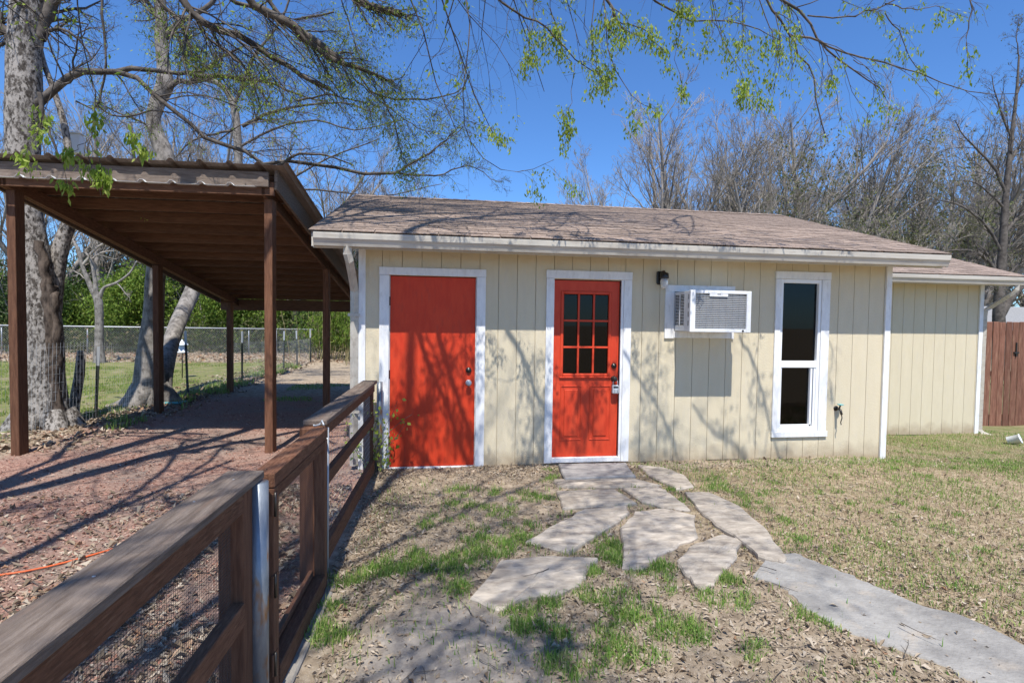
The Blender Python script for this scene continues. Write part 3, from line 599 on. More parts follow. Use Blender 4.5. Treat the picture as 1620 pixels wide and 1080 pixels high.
# ------------------------------------------------------------------ picket run: near panel, gate, far panel (local frame along the fence)
FR = dict(loc=(-.744, 0, 0), rz=-.0344)
def meshpanel(y0, y1, z0, z1, x, sp_, r_, parent, mtl=WIRE):
    ys = np.arange(y0, y1, sp_); zs = np.arange(z0, z1, sp_)
    P1 = np.stack([np.array([[x, y, z0], [x, y, z1]]) for y in ys]); P2 = np.stack([np.array([[x+.0007, y0, z], [x+.0007, y1, z]]) for z in zs])
    mb = MB(); 
    for P in (P1, P2): mb.add(*tubes(P, np.full(P.shape[:2], r_), 3))
    return tag(link("wire_cloth", mb.mesh("wire_cloth"), mtl, parent), kind='stuff')
nf = thing("fence_panel", "near stretch of low brown wooden fence with wide grey cap and galvanised post", "fence", **FR)
boxes("cap_board", [(-.142, 0, -.9, 2.275, .918, .95)], CAPW, nf, bevel=.004)
boxes("top_rail", [(-.052, -.014, -.9, 2.10, .838, .915)], STAIN_Y, nf, bevel=.003)
boxes("post", [(-.108, -.018, 2.102, 2.195, -.1, .914)], STAIN, nf, bevel=.003)
boxes("post", [(-.108, -.018, .02, .11, -.1, .914)], STAIN, nf, bevel=.003)
boxes("middle_rail", [(-.058, -.012, .11, 2.10, .41, .50)], STAIN_Y, nf, bevel=.003)
boxes("bottom_rail", [(-.058, -.012, .11, 2.10, .03, .12)], STAIN_Y, nf, bevel=.003)
meshpanel(.11, 2.1, .04, .9, -.062, .0127, .0007, nf)
tube_obj("steel_post", [(-.012, 2.235, -.1), (-.012, 2.235, .914)], .040, GALV, nf, 20)
for yy in (.7, .78, 1.04, 1.37, 1.9, 2.15): lathe("screw_head", [(.004, 0), (.004, .0012)], 'z', GALVF, nf, (-.08+.02*math.sin(yy*9), yy, .95), 8)
gt = thing("gate", "brown wooden garden gate framed around wire mesh, hinged to the steel post", "gate", **FR)
GX = (-.06, .032)
boxes("top_rail", [(GX[0], GX[1], 2.30, 3.26, .868, .93)], STAIN_Y, gt, bevel=.004)
boxes("inner_rail", [(-.03, .028, 2.365, 3.19, .815, .864)], STAIN_Y, gt, bevel=.003)
boxes("stile", [(-.03, .030, 2.302, 2.362, -.045, .865)], STAIN, gt, bevel=.003)
boxes("stile", [(-.03, .030, 3.195, 3.258, -.045, .865)], STAIN, gt, bevel=.003)
boxes("bottom_rail", [(-.03, .034, 2.365, 3.192, -.045, .085)], STAIN_Y, gt, bevel=.003)
boxes("backing_stop", [(-.058, -.032, 2.365, 3.192, .0, .115)], STAIN_Y, gt, bevel=.003)
meshpanel(2.365, 3.19, .09, .81, -.034, .0127, .0006, gt)
for yy in (2.36, 2.8, 3.2): lathe("screw_head", [(.004, 0), (.004, .0012)], 'z', BRONZE, gt, (-.02, yy, .93), 8)
for z in (.13, .46, .80):
    h = boxes("hinge", [(.030, .0335, 2.306, 2.345, z-.045, z+.045), (.022, .0300, 2.285, 2.301, z-.045, z+.045)], STAIN, gt, bevel=.001)
    tube_obj("hinge_pin", [(.034, 2.303, z-.05), (.034, 2.303, z+.05)], .006, BRONZE, h, 6)
ff_ = thing("fence_panel", "far stretch of low brown wooden fence running up to the cottage wall", "fence", **FR)
boxes("cap_board", [(-.142, 0, 3.38, 5.62, .918, .95)], CAPW, ff_, bevel=.004)
boxes("top_rail", [(-.045, -.008, 3.40, 5.5, .85, .915)], STAIN_Y, ff_, bevel=.003)
boxes("post", [(-.140, -.01, 3.30, 3.395, -.1, .914)], STAIN, ff_, bevel=.003)
boxes("stop_board", [(-.095, -.03, 3.268, 3.297, -.1, .90)], STAIN, ff_, bevel=.003)
boxes("post", [(-.12, -.03, 5.50, 5.585, -.1, .914)], STAIN, ff_, bevel=.003)
boxes("middle_rail", [(-.05, -.008, 3.40, 5.5, .53, .61)], STAIN_Y, ff_, bevel=.003)
boxes("bottom_rail", [(-.05, -.006, 3.40, 5.5, .05, .165)], STAIN_Y, ff_, bevel=.003)
tube_obj("edge_pipe", [(-.006, 3.41, -.05), (-.006, 3.41, .90)], .012, GALVF, ff_, 8)
meshpanel(3.4, 5.5, .1, .9, -.052, .05, .0009, ff_, GALVF)
tube_obj("steel_post", [(-.0+.02, 5.66, -.1), (.02, 5.66, .93)], .030, GALV, ff_, 14)
tube_obj("latch_chain", [(.0, 3.30, .935), (-.02, 3.34, .955), (-.03, 3.32, .935), (-.05, 3.28, .935), (-.045, 3.25, .945)], .006, GALVF, ff_, 6)

# ------------------------------------------------------------------ carport
cp_ = thing("carport", "open brown wooden carport with a sloping corrugated metal roof on square posts", "carport", (-1.87, 6.55, 0), -.045)
S = lambda v: 3.215-.19*v
UL, UR = -2.62, 0
def post(u, v, top, w_=.09, d_=.14):
    o = boxes("post", [(-w_/2, w_/2, 0, d_, -.1, top)], STAIN, cp_, bevel=.004, loc=(u, v, 0)); return o
for u in (UL, UR):
    for v in (0, 2.72, 5.35): post(u+((-.09+.022*v) if u < -1 else 0), v, S(v)-.30 if v else 2.93)
def sloped(name, u0, u1, v0, v1, dz0, dz1, m, par=cp_, bevel=.003):
    p = [(u0, v0, S(v0)+dz0), (u1, v0, S(v0)+dz0), (u1, v0, S(v0)+dz1), (u0, v0, S(v0)+dz1), (u0, v1, S(v1)+dz0), (u1, v1, S(v1)+dz0), (u1, v1, S(v1)+dz1), (u0, v1, S(v1)+dz1)]
    return hexa(name, p, m, par, bevel)
for k_ in (0, 1):
    a_, b_ = (UL-.045+.045*k_-.09, UL-.005+.045*k_-.09); p = [(a_, -.1, S(-.1)-.285), (b_, -.1, S(-.1)-.285), (b_, -.1, S(-.1)-.145), (a_, -.1, S(-.1)-.145)]; e_ = .022*5.75
    p += [(x_+e_, 5.75, z_+S(5.75)-S(-.1)) for x_, _, z_ in p]; hexa("side_beam", p, STAIN_Y, cp_, .003)
sloped("side_beam", UR-.04, UR, -.1, 5.75, -.285, -.145, STAIN_Y)
sloped("side_fascia", UR+.10, UR+.135, -.1, 5.85, -.22, .03, FASC); sloped("side_fascia", UL-.35, UL-.315, -.1, 5.85, -.22, .03, FASC)
for k in range(15):
    v = .03+k*.405; boxes("rafter", [(UL-.31, UR+.098, v, v+.038, S(v+.02)-.143, S(v+.02)-.005)], STAIN_X, cp_, bevel=.002)
boxes("front_fascia", [(UL-.5, UR+.05, -.142, -.104, 3.035, 3.20)], FASC, cp_, bevel=.004)
boxes("front_beam", [(UL-.35, UR+.095, -.10, -.062, 2.95, 3.10)], STAIN_X, cp_, bevel=.003)
boxes("back_beam", [(UL-.3, UR+.095, 5.76, 5.80, 1.74, 1.98)], STAIN_X, cp_, bevel=.003)
prof = []; u = UL-.42
while u < UR+.13: prof += [(u, 0), (u+.22, 0), (u+.245, .03), (u+.275, .03)]; u += .305
prof = np.array(prof)
def corr(name, prof, v0, v1, dz, m, th=.002, flat=None):
    n = len(prof); V = []
    for v in (v0, v1):
        for t in (0, th):
            for a, b in prof: V.append((a, v, (S(v) if flat is None else flat)+dz+b+t))
    q = []
    for k in range(n-1):
        q += [[2*n+k, 2*n+k+1, k+1, k], [n+k, n+k+1, 3*n+k+1, 3*n+k], [k, k+1, n+k+1, n+k], [2*n+k+1, 2*n+k, 3*n+k, 3*n+k+1]]
    return link(name, tomesh(name, V, q), m, cp_)
npan = 3; st = len(prof)//npan//4*4
for i in range(npan):
    a = i*st; b = (i+1)*st+1 if i < npan-1 else len(prof)
    corr("roof_sheet", prof[a:b], -.22, 5.92, .001+.003*(i % 2), METALR)
fl = prof[prof[:, 0] < UR-.05].copy()
corr("flashing_strip", fl, -.205, -.146, 0, PLASTIC, flat=3.022)

# ------------------------------------------------------------------ tree machinery
def polyr(P, r0, r1, n=None):
    """resample polyline smoothly (Catmull-Rom)"""
    P = np.array(P, float); m = len(P); n = n or (m-1)*4+1
    Q = np.vstack([2*P[0]-P[1], P, 2*P[-1]-P[-2]]); t = np.linspace(0, m-1-1e-6, n); i = t.astype(int); f = (t-i)[:, None]
    a, b, c, d = Q[i], Q[i+1], Q[i+2], Q[i+3]
    out = .5*((2*b)+(-a+c)*f+(2*a-5*b+4*c-d)*f*f+(-a+3*b-3*c+d)*f**3)
    return out, np.linspace(r0, r1, n)
def grow(P0, D0, L, r0, nseg, wander, bias, taper=.35):
    """N branches at once -> points[N,nseg+1,3], radii"""
    N = len(P0); P = np.zeros((N, nseg+1, 3)); P[:, 0] = P0; d = D0/np.linalg.norm(D0, axis=1, keepdims=True)
    for k in range(nseg):
        d = d+rng.normal(0, wander, (N, 3))+np.array(bias)/nseg; d /= np.linalg.norm(d, axis=1, keepdims=True)
        P[:, k+1] = P[:, k]+d*(L/nseg)[:, None]
    rr = r0[:, None]*(1-(1-taper)*np.linspace(0, 1, nseg+1)[None]); return P, rr
def children(P, rr, per, lo, hi, ang, Lf, Ls, rf, nseg, wander, bias, rmin=.0012, hcut=None):
    N, m, _ = P.shape; idx = np.repeat(np.arange(N), per); n = len(idx)
    if n == 0: return None
    t = rng.uniform(lo, hi, n)*(m-1); i = np.minimum(t.astype(int), m-2); f = (t-i)[:, None]
    p = P[idx, i]*(1-f)+P[idx, i+1]*f; r_ = rr[idx, i]*(1-f[:, 0])+rr[idx, i+1]*f[:, 0]
    T = P[idx, i+1]-P[idx, i]; T /= np.linalg.norm(T, axis=1, keepdims=True)+1e-9
    rv = rng.normal(0, 1, (n, 3)); rv -= (rv*T).sum(1, keepdims=True)*T; rv /= np.linalg.norm(rv, axis=1, keepdims=True)+1e-9
    a = rng.normal(ang, ang*.25, n)[:, None]; D = T*np.cos(a)+rv*np.sin(a)
    L = np.repeat(Ls, per)*Lf*(1.15-.6*t/(m-1))*rng.uniform(.6, 1.25, n)
    rad = np.maximum(r_*rf*rng.uniform(.7, 1.1, n), rmin)
    Pn, rn = grow(p, D, L, rad, nseg, wander, bias)
    return Pn, rn, L
def leaves_at(pts, size, droop=.6, asp=.45, spread=.03, rbias=0):
    """diamond leaves, two triangles folded at the mid rib"""
    n = len(pts); pts = pts+rng.normal(0, spread, (n, 3))
    d = rng.normal(0, 1, (n, 3)); d[:, 2] -= droop*2; d /= np.linalg.norm(d, axis=1, keepdims=True)
    s = np.cross(d, rng.normal(0, 1, (n, 3))); s /= np.linalg.norm(s, axis=1, keepdims=True); nn = np.cross(d, s)
    z = size*rng.uniform(.6, 1.3, n)[:, None]
    V = np.stack([pts, pts+d*z*.45+s*z*asp*.5+nn*z*.06, pts+d*z, pts+d*z*.45-s*z*asp*.5+nn*z*.06], 1).reshape(-1, 3)
    b = np.arange(n)[:, None]*4; T = np.concatenate([b+np.array([[0, 1, 2]]), b+np.array([[0, 2, 3]])])
    r_ = np.repeat(np.clip(rng.beta(2, 2, n)+rbias, 0, 1), 4)
    return V, T, r_
def branch_mesh(name, lists, off, sides=(6, 5, 4, 3, 3), noise=0, smooth=True):
    mb = MB()
    for lv, (P, rr) in enumerate(lists):
        mb.add(*tubes(P, rr, sides[min(lv, len(sides)-1)], noise if lv == 0 else 0))
    return mb.mesh(name, smooth, off)
def resamp(lines):
    """lines of (pts, r0, r1) with any point count -> uniform arrays"""
    n = 13; P = []; Rr = []
    for pts, r0, r1 in lines:
        a, b = polyr(pts, r0, r1, n); P.append(a); Rr.append(b)
    P = np.array(P); Rr = np.array(Rr); L = np.linalg.norm(np.diff(P, axis=1), axis=2).sum(1)
    return P, Rr, L
def jitter(P, s): 
    J = rng.normal(0, s, P.shape); J[:, 0] = 0; return P+J

def pxl(pts, Y, r0, r1, dY=0):
    """limb traced by its bearing, standing at depth Y (to Y+dY along its length)"""
    k = len(pts); return ([atY(x, y, Y+dY*i/max(1, k-1)) for i, (x, y) in enumerate(pts)], r0, r1)
def tree(name, label, cat, base, trunk_lines, limb_lines, bark, twig, levels, leaves=None, group=None, tnoise=.06, tsides=14, leafmat=LEAF_G):
    """levels: list of dict(per, lo, hi, ang, Lf, rf, nseg, wander, bias)"""
    t = thing(name, label, cat, tuple(base), group=group)
    P, Rr = [], []
    mb = MB()
    for pts, r0, r1 in trunk_lines:
        a, b = polyr(pts, r0, r1, (len(pts)-1)*5+1); 
        if isinstance(r0, (list, tuple)): b = np.interp(np.linspace(0, 1, len(a)), np.linspace(0, 1, len(r0)), r0)
        mb.add(*tubes(a[None], b[None], tsides, tnoise))
    if mb.n: link("trunk", mb.mesh("trunk", True, base), bark, t)
    if limb_lines:
        P, rr, L = resamp(limb_lines); P = jitter(P, .008); out = [(P, rr)]; cur = (P, rr, L); allp = [cur]
        for lv in levels:
            src = allp[-1] if lv.get('from') is None else allp[lv['from']]
            ch = children(src[0], src[1], lv['per'], lv.get('lo', .1), lv.get('hi', 1), lv.get('ang', .7), lv['Lf'], src[2], lv.get('rf', .6), lv.get('nseg', 4), lv.get('wander', .15), lv.get('bias', (0, 0, 0)), lv.get('rmin', .0012))
            out.append((ch[0], ch[1])); allp.append(ch)
        link("branches", branch_mesh("branches", out, base), twig, t)
        if leaves:
            n, size, lvs = leaves['n'], leaves['size'], leaves.get('from', -1)
            src = allp[lvs][0].reshape(-1, 3)
            if 'mask' in leaves: src = src[leaves['mask'](src)]
            if len(src):
                # leaves gather in bunches
                cs = src[rng.integers(0, len(src), max(1, n//leaves.get('bunch', 6)))]; pts = np.repeat(cs, leaves.get('bunch', 6), 0)
                V, T, r_ = leaves_at(pts, size, leaves.get('droop', .6), leaves.get('asp', .4), leaves.get('spread', .04)); mb = MB(); mb.add(V, None, T, r_)
                link("leaves", mb.mesh("leaves", False, base), leafmat, t)
    return t, (allp if limb_lines else None)

# ---- great leaning tree beside the carport
def px_tr(pts, Y): return [atY(x, y, Y) for x, y in pts]
Yt = 8.2
tk = [([atY(x, y, Yt) for x, y in [(73, 700), (70, 660), (66, 600), (62, 500), (50, 400), (38, 311), (36, 240), (38, 150), (39, 80), (46, 0), (55, -120), (70, -300)]],
       [.40, .31, .26, .24, .20, .175, .185, .195, .185, .20, .17, .12], .2),
      ([atY(x, y, Yt+.15) for x, y in [(84, 560), (84, 490), (88, 435), (98, 385), (112, 345), (117, 300), (110, 250), (100, 190), (84, 140), (68, 95), (60, 40), (66, -60)]], [.07, .10, .105, .095, .08, .058, .046, .04, .035, .032, .028, .024], .04)]
for ang, ln in ((2.6, .75), (3.6, .6), (5.6, .5), (.1, .55), (4.6, .6)):
    b = tk[0][0][0]; tk.append(([b+np.array([math.cos(ang)*.2, math.sin(ang)*.2, .38]), b+np.array([math.cos(ang)*.42, math.sin(ang)*.42, .12]), b+np.array([math.cos(ang)*ln, math.sin(ang)*ln, -.03])], [.17, .11, .05], .05))
limbs = [pxl([(60, 165), (93, 137), (117, 117), (150, 113), (180, 113), (207, 107), (250, 112), (300, 117), (333, 107), (347, 90), (387, 73)], 8.1, .055, .012),
         pxl([(180, 113), (213, 123), (240, 147), (267, 170), (293, 187), (313, 210), (340, 227), (373, 233), (400, 247), (427, 262), (470, 255), (540, 267), (580, 275), (627, 273)], 8.0, .035, .022),
         pxl([(440, 262), (473, 245), (520, 247), (560, 262)], 7.9, .022, .008),
         pxl([(627, 273), (673, 247), (705, 222), (727, 200)], 8.0, .020, .006),
         pxl([(627, 273), (690, 278), (740, 262), (790, 290)], 8.0, .016, .004),
         pxl([(300, 117), (365, 122), (420, 130), (470, 150), (520, 160)], 8.1, .03, .008),
         pxl([(62, 147), (68, 187), (80, 215), (95, 250)], 7.8, .03, .01),
         pxl([(30, 60), (-20, 30), (-90, -30)], 8.2, .08, .03),
         pxl([(60, 60), (80, 10), (120, -60), (200, -120)], 8.2, .09, .04),
         pxl([(120, 160), (150, 170), (160, 145), (168, 100), (163, 33), (160, -20)], 8.1, .012, .018),
         pxl([(280, 180), (240, 175), (190, 185), (150, 165)], 8.1, .008, .014)]
lv = [dict(per=15, Lf=.32, rf=.36, nseg=6, wander=.20, ang=.8, lo=.05, bias=(0, 0, -.1)), dict(per=8, Lf=.5, rf=.55, nseg=5, wander=.22, ang=.75), dict(per=5, Lf=.5, rf=.55, nseg=2, wander=.3, ang=.7, rmin=.0015)]
lt_ = tree("leaning_tree", "large grey barked tree with a forked trunk standing left behind the carport", "tree", tk[0][0][0]*np.array([1, 1, 0]), tk, limbs, BARK, TWIG, lv, dict(n=2600, size=.035, bunch=5, spread=.03), tnoise=.05, tsides=26)[0]
BARKD = mat("shaded_fissured_bark", (.03, .022, .018), (.13, .10, .08), 16, (1, 1, .4), .95, 1.0, 26)  # rough bark, with the shade of the trunk's right side put into its colour
mb = MB()
for (pts, r_) in (([(84, 690), (82, 640), (80, 590), (79, 540), (80, 490), (84, 450)], .12), ([(92, 680), (88, 620), (87, 560), (86, 500), (88, 460)], .085), ([(100, 690), (93, 665), (89, 630)], .09), ([(110, 695), (98, 680), (92, 655)], .06), ([(72, 560), (76, 500), (72, 440), (62, 380)], .09)):
    a, b = polyr([atY(x, y, 8.1) for x, y in pts], r_, r_*.55, 16); mb.add(*tubes(jitter(a[None], .012), b[None]*rng.uniform(.8, 1.2, (1, 16)), 9, .12))
link("shaded_bark_ridge", mb.mesh("shaded_bark_ridge", True, tuple(lt_.location)), BARKD, lt_)

# ---- second tree with a slender sinuous trunk
Yt = 10.5
tk = [([atY(x, y, Yt) for x, y in [(238, 655), (237, 620), (237, 560), (243, 500), (246, 440), (262, 330), (262, 253), (248, 213), (243, 187), (251, 157), (261, 133), (258, 100), (255, 60), (256, 27), (254, 0), (250, -120)]],
       [.36, .27, .205, .165, .155, .165, .155, .125, .11, .125, .14, .105, .10, .09, .085, .07], .1),
      ([atY(x, y, Y_) for x, y, Y_ in [(254, 640, 10.6), (261, 590, 10.9), (274, 530, 11.8), (300, 470, 12.9), (322, 420, 13.2), (345, 370, 13.3), (372, 310, 13.3), (377, 262, 13.3), (375, 210, 13.3), (370, 170, 13.3), (355, 140, 13.3), (330, 127, 13.3), (300, 127, 13.3)]], [.17, .14, .15, .16, .15, .13, .115, .09, .09, .08, .065, .05, .045], .05)]
b = tk[0][0][0]
for ang, ln in ((3.3, 1.1), (2.7, .7), (4.4, .6), (.2, .7)):
    tk.append(([b+np.array([math.cos(ang)*.12, math.sin(ang)*.12, .45]), b+np.array([math.cos(ang)*.4, math.sin(ang)*.4, .16]), b+np.array([math.cos(ang)*ln, math.sin(ang)*ln, -.02])], [.2, .14, .05], .05))
limbs = [pxl([(262, 60), (283, 37), (300, 27), (333, 7), (360, -30)], 10.5, .06, .03), pxl([(268, 140), (285, 128), (310, 130), (345, 120), (390, 128), (430, 125)], 10.4, .05, .015),
         pxl([(383, 200), (417, 183), (460, 170), (540, 163), (600, 180)], 13.3, .045, .012), pxl([(283, 60), (290, 85), (300, 105), (325, 110), (350, 100)], 10.5, .03, .012),
         pxl([(243, 200), (215, 190), (180, 175), (150, 160)], 10.5, .025, .008), pxl([(275, 252), (300, 225), (330, 215), (372, 205)], 13.3, .012, .03),
         pxl([(375, 235), (430, 205), (500, 190), (560, 205), (640, 190)], 13.3, .03, .01), pxl([(256, 40), (230, 0), (200, -40)], 10.5, .05, .02), pxl([(370, 170), (385, 130), (400, 90), (440, 40), (470, -30)], 13.3, .04, .02),
         pxl([(300, 470), (330, 430), (352, 380)], 13.3, .02, .01), pxl([(345, 370), (400, 320), (450, 290), (520, 250), (600, 220)], 13.3, .04, .012), pxl([(420, 305), (500, 300), (600, 310), (700, 290)], 13.3, .03, .008)]
lv = [dict(per=15, Lf=.38, rf=.40, nseg=6, wander=.20, ang=.8, lo=.05, bias=(0, 0, .1)), dict(per=8, Lf=.5, rf=.55, nseg=5, wander=.22, ang=.75), dict(per=5, Lf=.5, rf=.55, nseg=2, wander=.3, ang=.7, rmin=.002)]
tree("forked_tree", "slender pale grey tree forking near the ground, seen through the carport posts", "tree", b*np.array([1, 1, 0]), tk, limbs, BARK2, TWIG, lv, dict(n=1200, size=.04, bunch=5, spread=.03), tnoise=.04, tsides=18)

# ---- small grey tree near the chain link fence
Yt = 19.5
tk = [([atY(x, y, Yt) for x, y in [(158, 592), (157, 545), (157, 510), (156, 480), (150, 462)]], [.22, .13, .12, .125, .11], .1),
      ([atY(x, y, Yt) for x, y in [(152, 470), (140, 445), (130, 420), (124, 395), (110, 375)]], [.10, .075, .06, .05, .04], .1),
      ([atY(x, y, Yt) for x, y in [(158, 470), (165, 455), (185, 447), (205, 432), (215, 415)]], [.065, .05, .04, .03, .025], .1),
      ([atY(x, y, Yt) for x, y in [(152, 465), (150, 440), (144, 410), (135, 400)]], [.08, .06, .05, .03], .1)]
limbs = [pxl([(124, 395), (110, 372), (100, 350)], 19.5, .05, .02), pxl([(130, 420), (150, 395), (170, 380), (175, 360)], 19.5, .05, .02), pxl([(215, 415), (225, 400), (240, 390)], 19.5, .03, .01), pxl([(185, 447), (195, 460), (205, 470)], 19.5, .02, .008), pxl([(140, 445), (120, 430), (105, 425)], 19.5, .02, .008), pxl([(144, 410), (160, 400), (190, 395), (210, 380)], 19.5, .03, .01)]
lv = [dict(per=9, Lf=.45, rf=.5, nseg=5, wander=.2), dict(per=6, Lf=.5, rf=.55, nseg=4, wander=.2), dict(per=4, Lf=.5, nseg=3, rmin=.003)]
tree("small_tree", "small bare grey tree standing before the chain link fence", "tree", tk[0][0][0]*np.array([1, 1, 0]), tk, limbs, BARK2, TWIGL, lv, tnoise=.04, tsides=10)

# ---- overhead tree behind the camera: boughs whose shade falls on wall, drive and stones
def lift(P, h):
    """point straight up the sunbeam from a lit point to height h"""
    P = np.array(P, float); t = (h-P[2])/(-SUNV[2]); return P-SUNV*t
def shG(pts, h0, h1, r0, r1):
    k = len(pts); return ([lift(atZ(x, y, 0), h0+(h1-h0)*i/(k-1)) for i, (x, y) in enumerate(pts)], r0, r1)
def shW(pts, h0, h1, r0, r1):
    k = len(pts); return ([lift(atY(x, y, YW), h0+(h1-h0)*i/(k-1)) for i, (x, y) in enumerate(pts)], r0, r1)
tb = np.array([-2.6, -3.6, 0.])
tk = [([tb+np.array(v) for v in [(0, 0, -.1), (.02, .02, 1), (.1, .1, 2.4), (.2, .3, 3.6), (.3, .7, 4.8), (.5, 1.2, 6.2), (.6, 1.5, 8)]], [.36, .30, .26, .23, .19, .14, .08], .1)]
top = tk[0][0]
main = [([top[3], (-3.4, -1.5, 4.6), (-4.1, .6, 4.9), (-4.4, 2.2, 4.8)], .08, .045), ([top[4], (-1.8, -1.2, 5.6), (-1.3, .5, 5.8), (-.8, 2.0, 5.7), (-.3, 3.0, 5.3)], .05, .02),
        ([top[4], (-3.0, -.8, 5.4), (-2.9, 1.0, 5.3), (-2.7, 2.5, 5.1), (-2.4, 3.6, 4.9)], .06, .03), ([top[5], (-1.6, -1, 6.8), (-.3, .4, 6.9), (.5, 1.3, 6.7), (1.3, 2.4, 6.2)], .035, .014),
        ([top[4], (-.8, -2.2, 5.6), (.2, -1.2, 5.8), (.9, -.1, 5.9), (1.3, .9, 5.8)], .014, .006), ([top[6], (-1.3, -.6, 7.6), (-.2, .0, 7.4), (.6, .3, 7.2), (1.2, .6, 7.0)], .016, .006), ([top[4], (-4.3, -1.6, 5.6), (-5.6, -.2, 5.6), (-6.3, 1.8, 5.3)], .08, .03)]
gr = [shG([(0, 762), (50, 738), (93, 725), (112, 700), (160, 688), (250, 683), (330, 688)], 4.7, 4.9, .045, .03),
      shG([(160, 692), (220, 688), (296, 695), (400, 700), (470, 708)], 4.7, 4.9, .035, .02),
      shG([(360, 690), (296, 695), (281, 718), (259, 744), (230, 766), (193, 792), (156, 814), (100, 840)], 4.9, 4.6, .03, .022),
      shG([(430, 700), (363, 699), (333, 729), (304, 747), (274, 766), (252, 781), (207, 810)], 4.9, 4.7, .028, .015),
      shG([(252, 778), (266, 790), (270, 802)], 4.7, 4.7, .02, .01), shG([(340, 735), (380, 745), (430, 770)], 4.7, 4.7, .02, .01),
      shG([(130, 780), (60, 800), (0, 810)], 4.7, 4.6, .015, .012), shG([(330, 725), (260, 728), (180, 750)], 4.8, 4.7, .012, .008),
      shG([(560, 990), (620, 940), (690, 905), (770, 880)], 5.2, 5.4, .018, .012), shG([(640, 1090), (720, 1010), (800, 1010), (840, 1060)], 5.6, 5.6, .018, .010),
      shG([(850, 960), (860, 1000), (900, 1060)], 5.2, 5.2, .012, .008), shG([(540, 770), (600, 790), (680, 800), (760, 785)], 5.3, 5.3, .02, .01)]
wl = [shW([(655, 500), (675, 560), (700, 620), (722, 680), (740, 735)], 4.3, 4.4, .016, .012), shW([(688, 500), (703, 560), (725, 625), (745, 690)], 4.3, 4.3, .018, .012),
      shW([(560, 655), (600, 662), (640, 655), (685, 638)], 4.4, 4.3, .022, .026), shW([(625, 672), (650, 700), (680, 730), (700, 760)], 4.4, 4.4, .016, .012),
      shW([(800, 520), (825, 560), (845, 610), (865, 655), (900, 700)], 4.4, 4.4, .016, .010), shW([(865, 650), (845, 690), (830, 740)], 4.4, 4.4, .010, .006),
      shW([(985, 560), (1010, 600), (1040, 640), (1060, 690), (1075, 740)], 4.4, 4.4, .010, .006), shW([(1170, 530), (1190, 570), (1205, 620), (1222, 690), (1235, 740)], 4.5, 4.4, .010, .008),
      shW([(1095, 640), (1125, 680), (1160, 700), (1180, 730)], 4.4, 4.4, .008, .006), shW([(900, 560), (915, 600), (930, 650), (925, 710)], 4.4, 4.4, .009, .006)]
rf = []; hub = np.array([-1.5, 2.6, 7.6])
tk.append(([top[6], (-1.8, .3, 7.9), hub, (0, 4.2, 7.8), (2.2, 4.9, 7.4)], [.07, .055, .045, .035, .02], .02))
for (a, b, c_, d_) in ((-1.6, 4.3, 5.7, 6.2), (-1.2, 5.2, 5.6, 5.4), (-1.4, 5.0, 6.3, 5.0), (-.6, 5.8, 6.0, 4.6), (-1.3, 5.5, 6.8, 4.4), (.2, 4.8, 5.7, 4.2), (-1.2, 4.4, 6.1, 3.6), (-.9, 6.3, 6.4, 3.6), (-1.0, 4.6, 5.9, 4.0), (-1.2, 5.9, 6.0, 3.0)):
    rf.append(([hub*.6+np.array([a, b, c_])*.4, (a, b, c_), (a+.25*d_, b+rng.normal(0, .15), c_+.1), (a+.55*d_, b+rng.normal(0, .2), c_+.05), (a+.8*d_, b+rng.normal(0, .25), c_-.1)], .034, .012))
for (a, b, c_, d_, e_) in ((.0, -.6, 6.4, 1.6, 1.2), (-.4, .3, 6.2, 2.2, .9), (.2, .8, 6.0, 1.8, 1.6), (-.8, 1.2, 6.2, 2.4, .6), (.3, 1.9, 6.3, 2.0, .7), (-.9, .2, 6.6, 1.2, 2.0), (-1.0, -1.2, 6.2, 1.4, .5), (-.4, -2.0, 6.0, 1.6, 1.0)):
    rf.append(([top[5], (a, b, c_), (a+d_*.5, b+e_*.5, c_+.1), (a+d_, b+e_, c_-.1)], .016, .006))
wl = [(a, b*1.5, c*1.5) for a, b, c in wl]
limbs = main+gr+wl+rf
lv = [dict(per=10, Lf=.42, rf=.42, nseg=5, wander=.2, ang=.75, bias=(0, 0, -.05), rmin=.005), dict(per=6, Lf=.5, rf=.55, nseg=4, wander=.2, ang=.7, rmin=.003), dict(per=4, Lf=.55, rf=.6, nseg=2, wander=.25, rmin=.0018)]
tree("spreading_tree", "tall spreading tree behind the viewer whose boughs shade the yard", "tree", tb*np.array([1, 1, 0]), tk, limbs, BARK, TWIG, lv,
     dict(n=16000, size=.055, bunch=9, spread=.07, mask=lambda p: (p[:, 0] < 2.6+(p[:, 1] > 3.6)*2)), tnoise=.05, tsides=18)

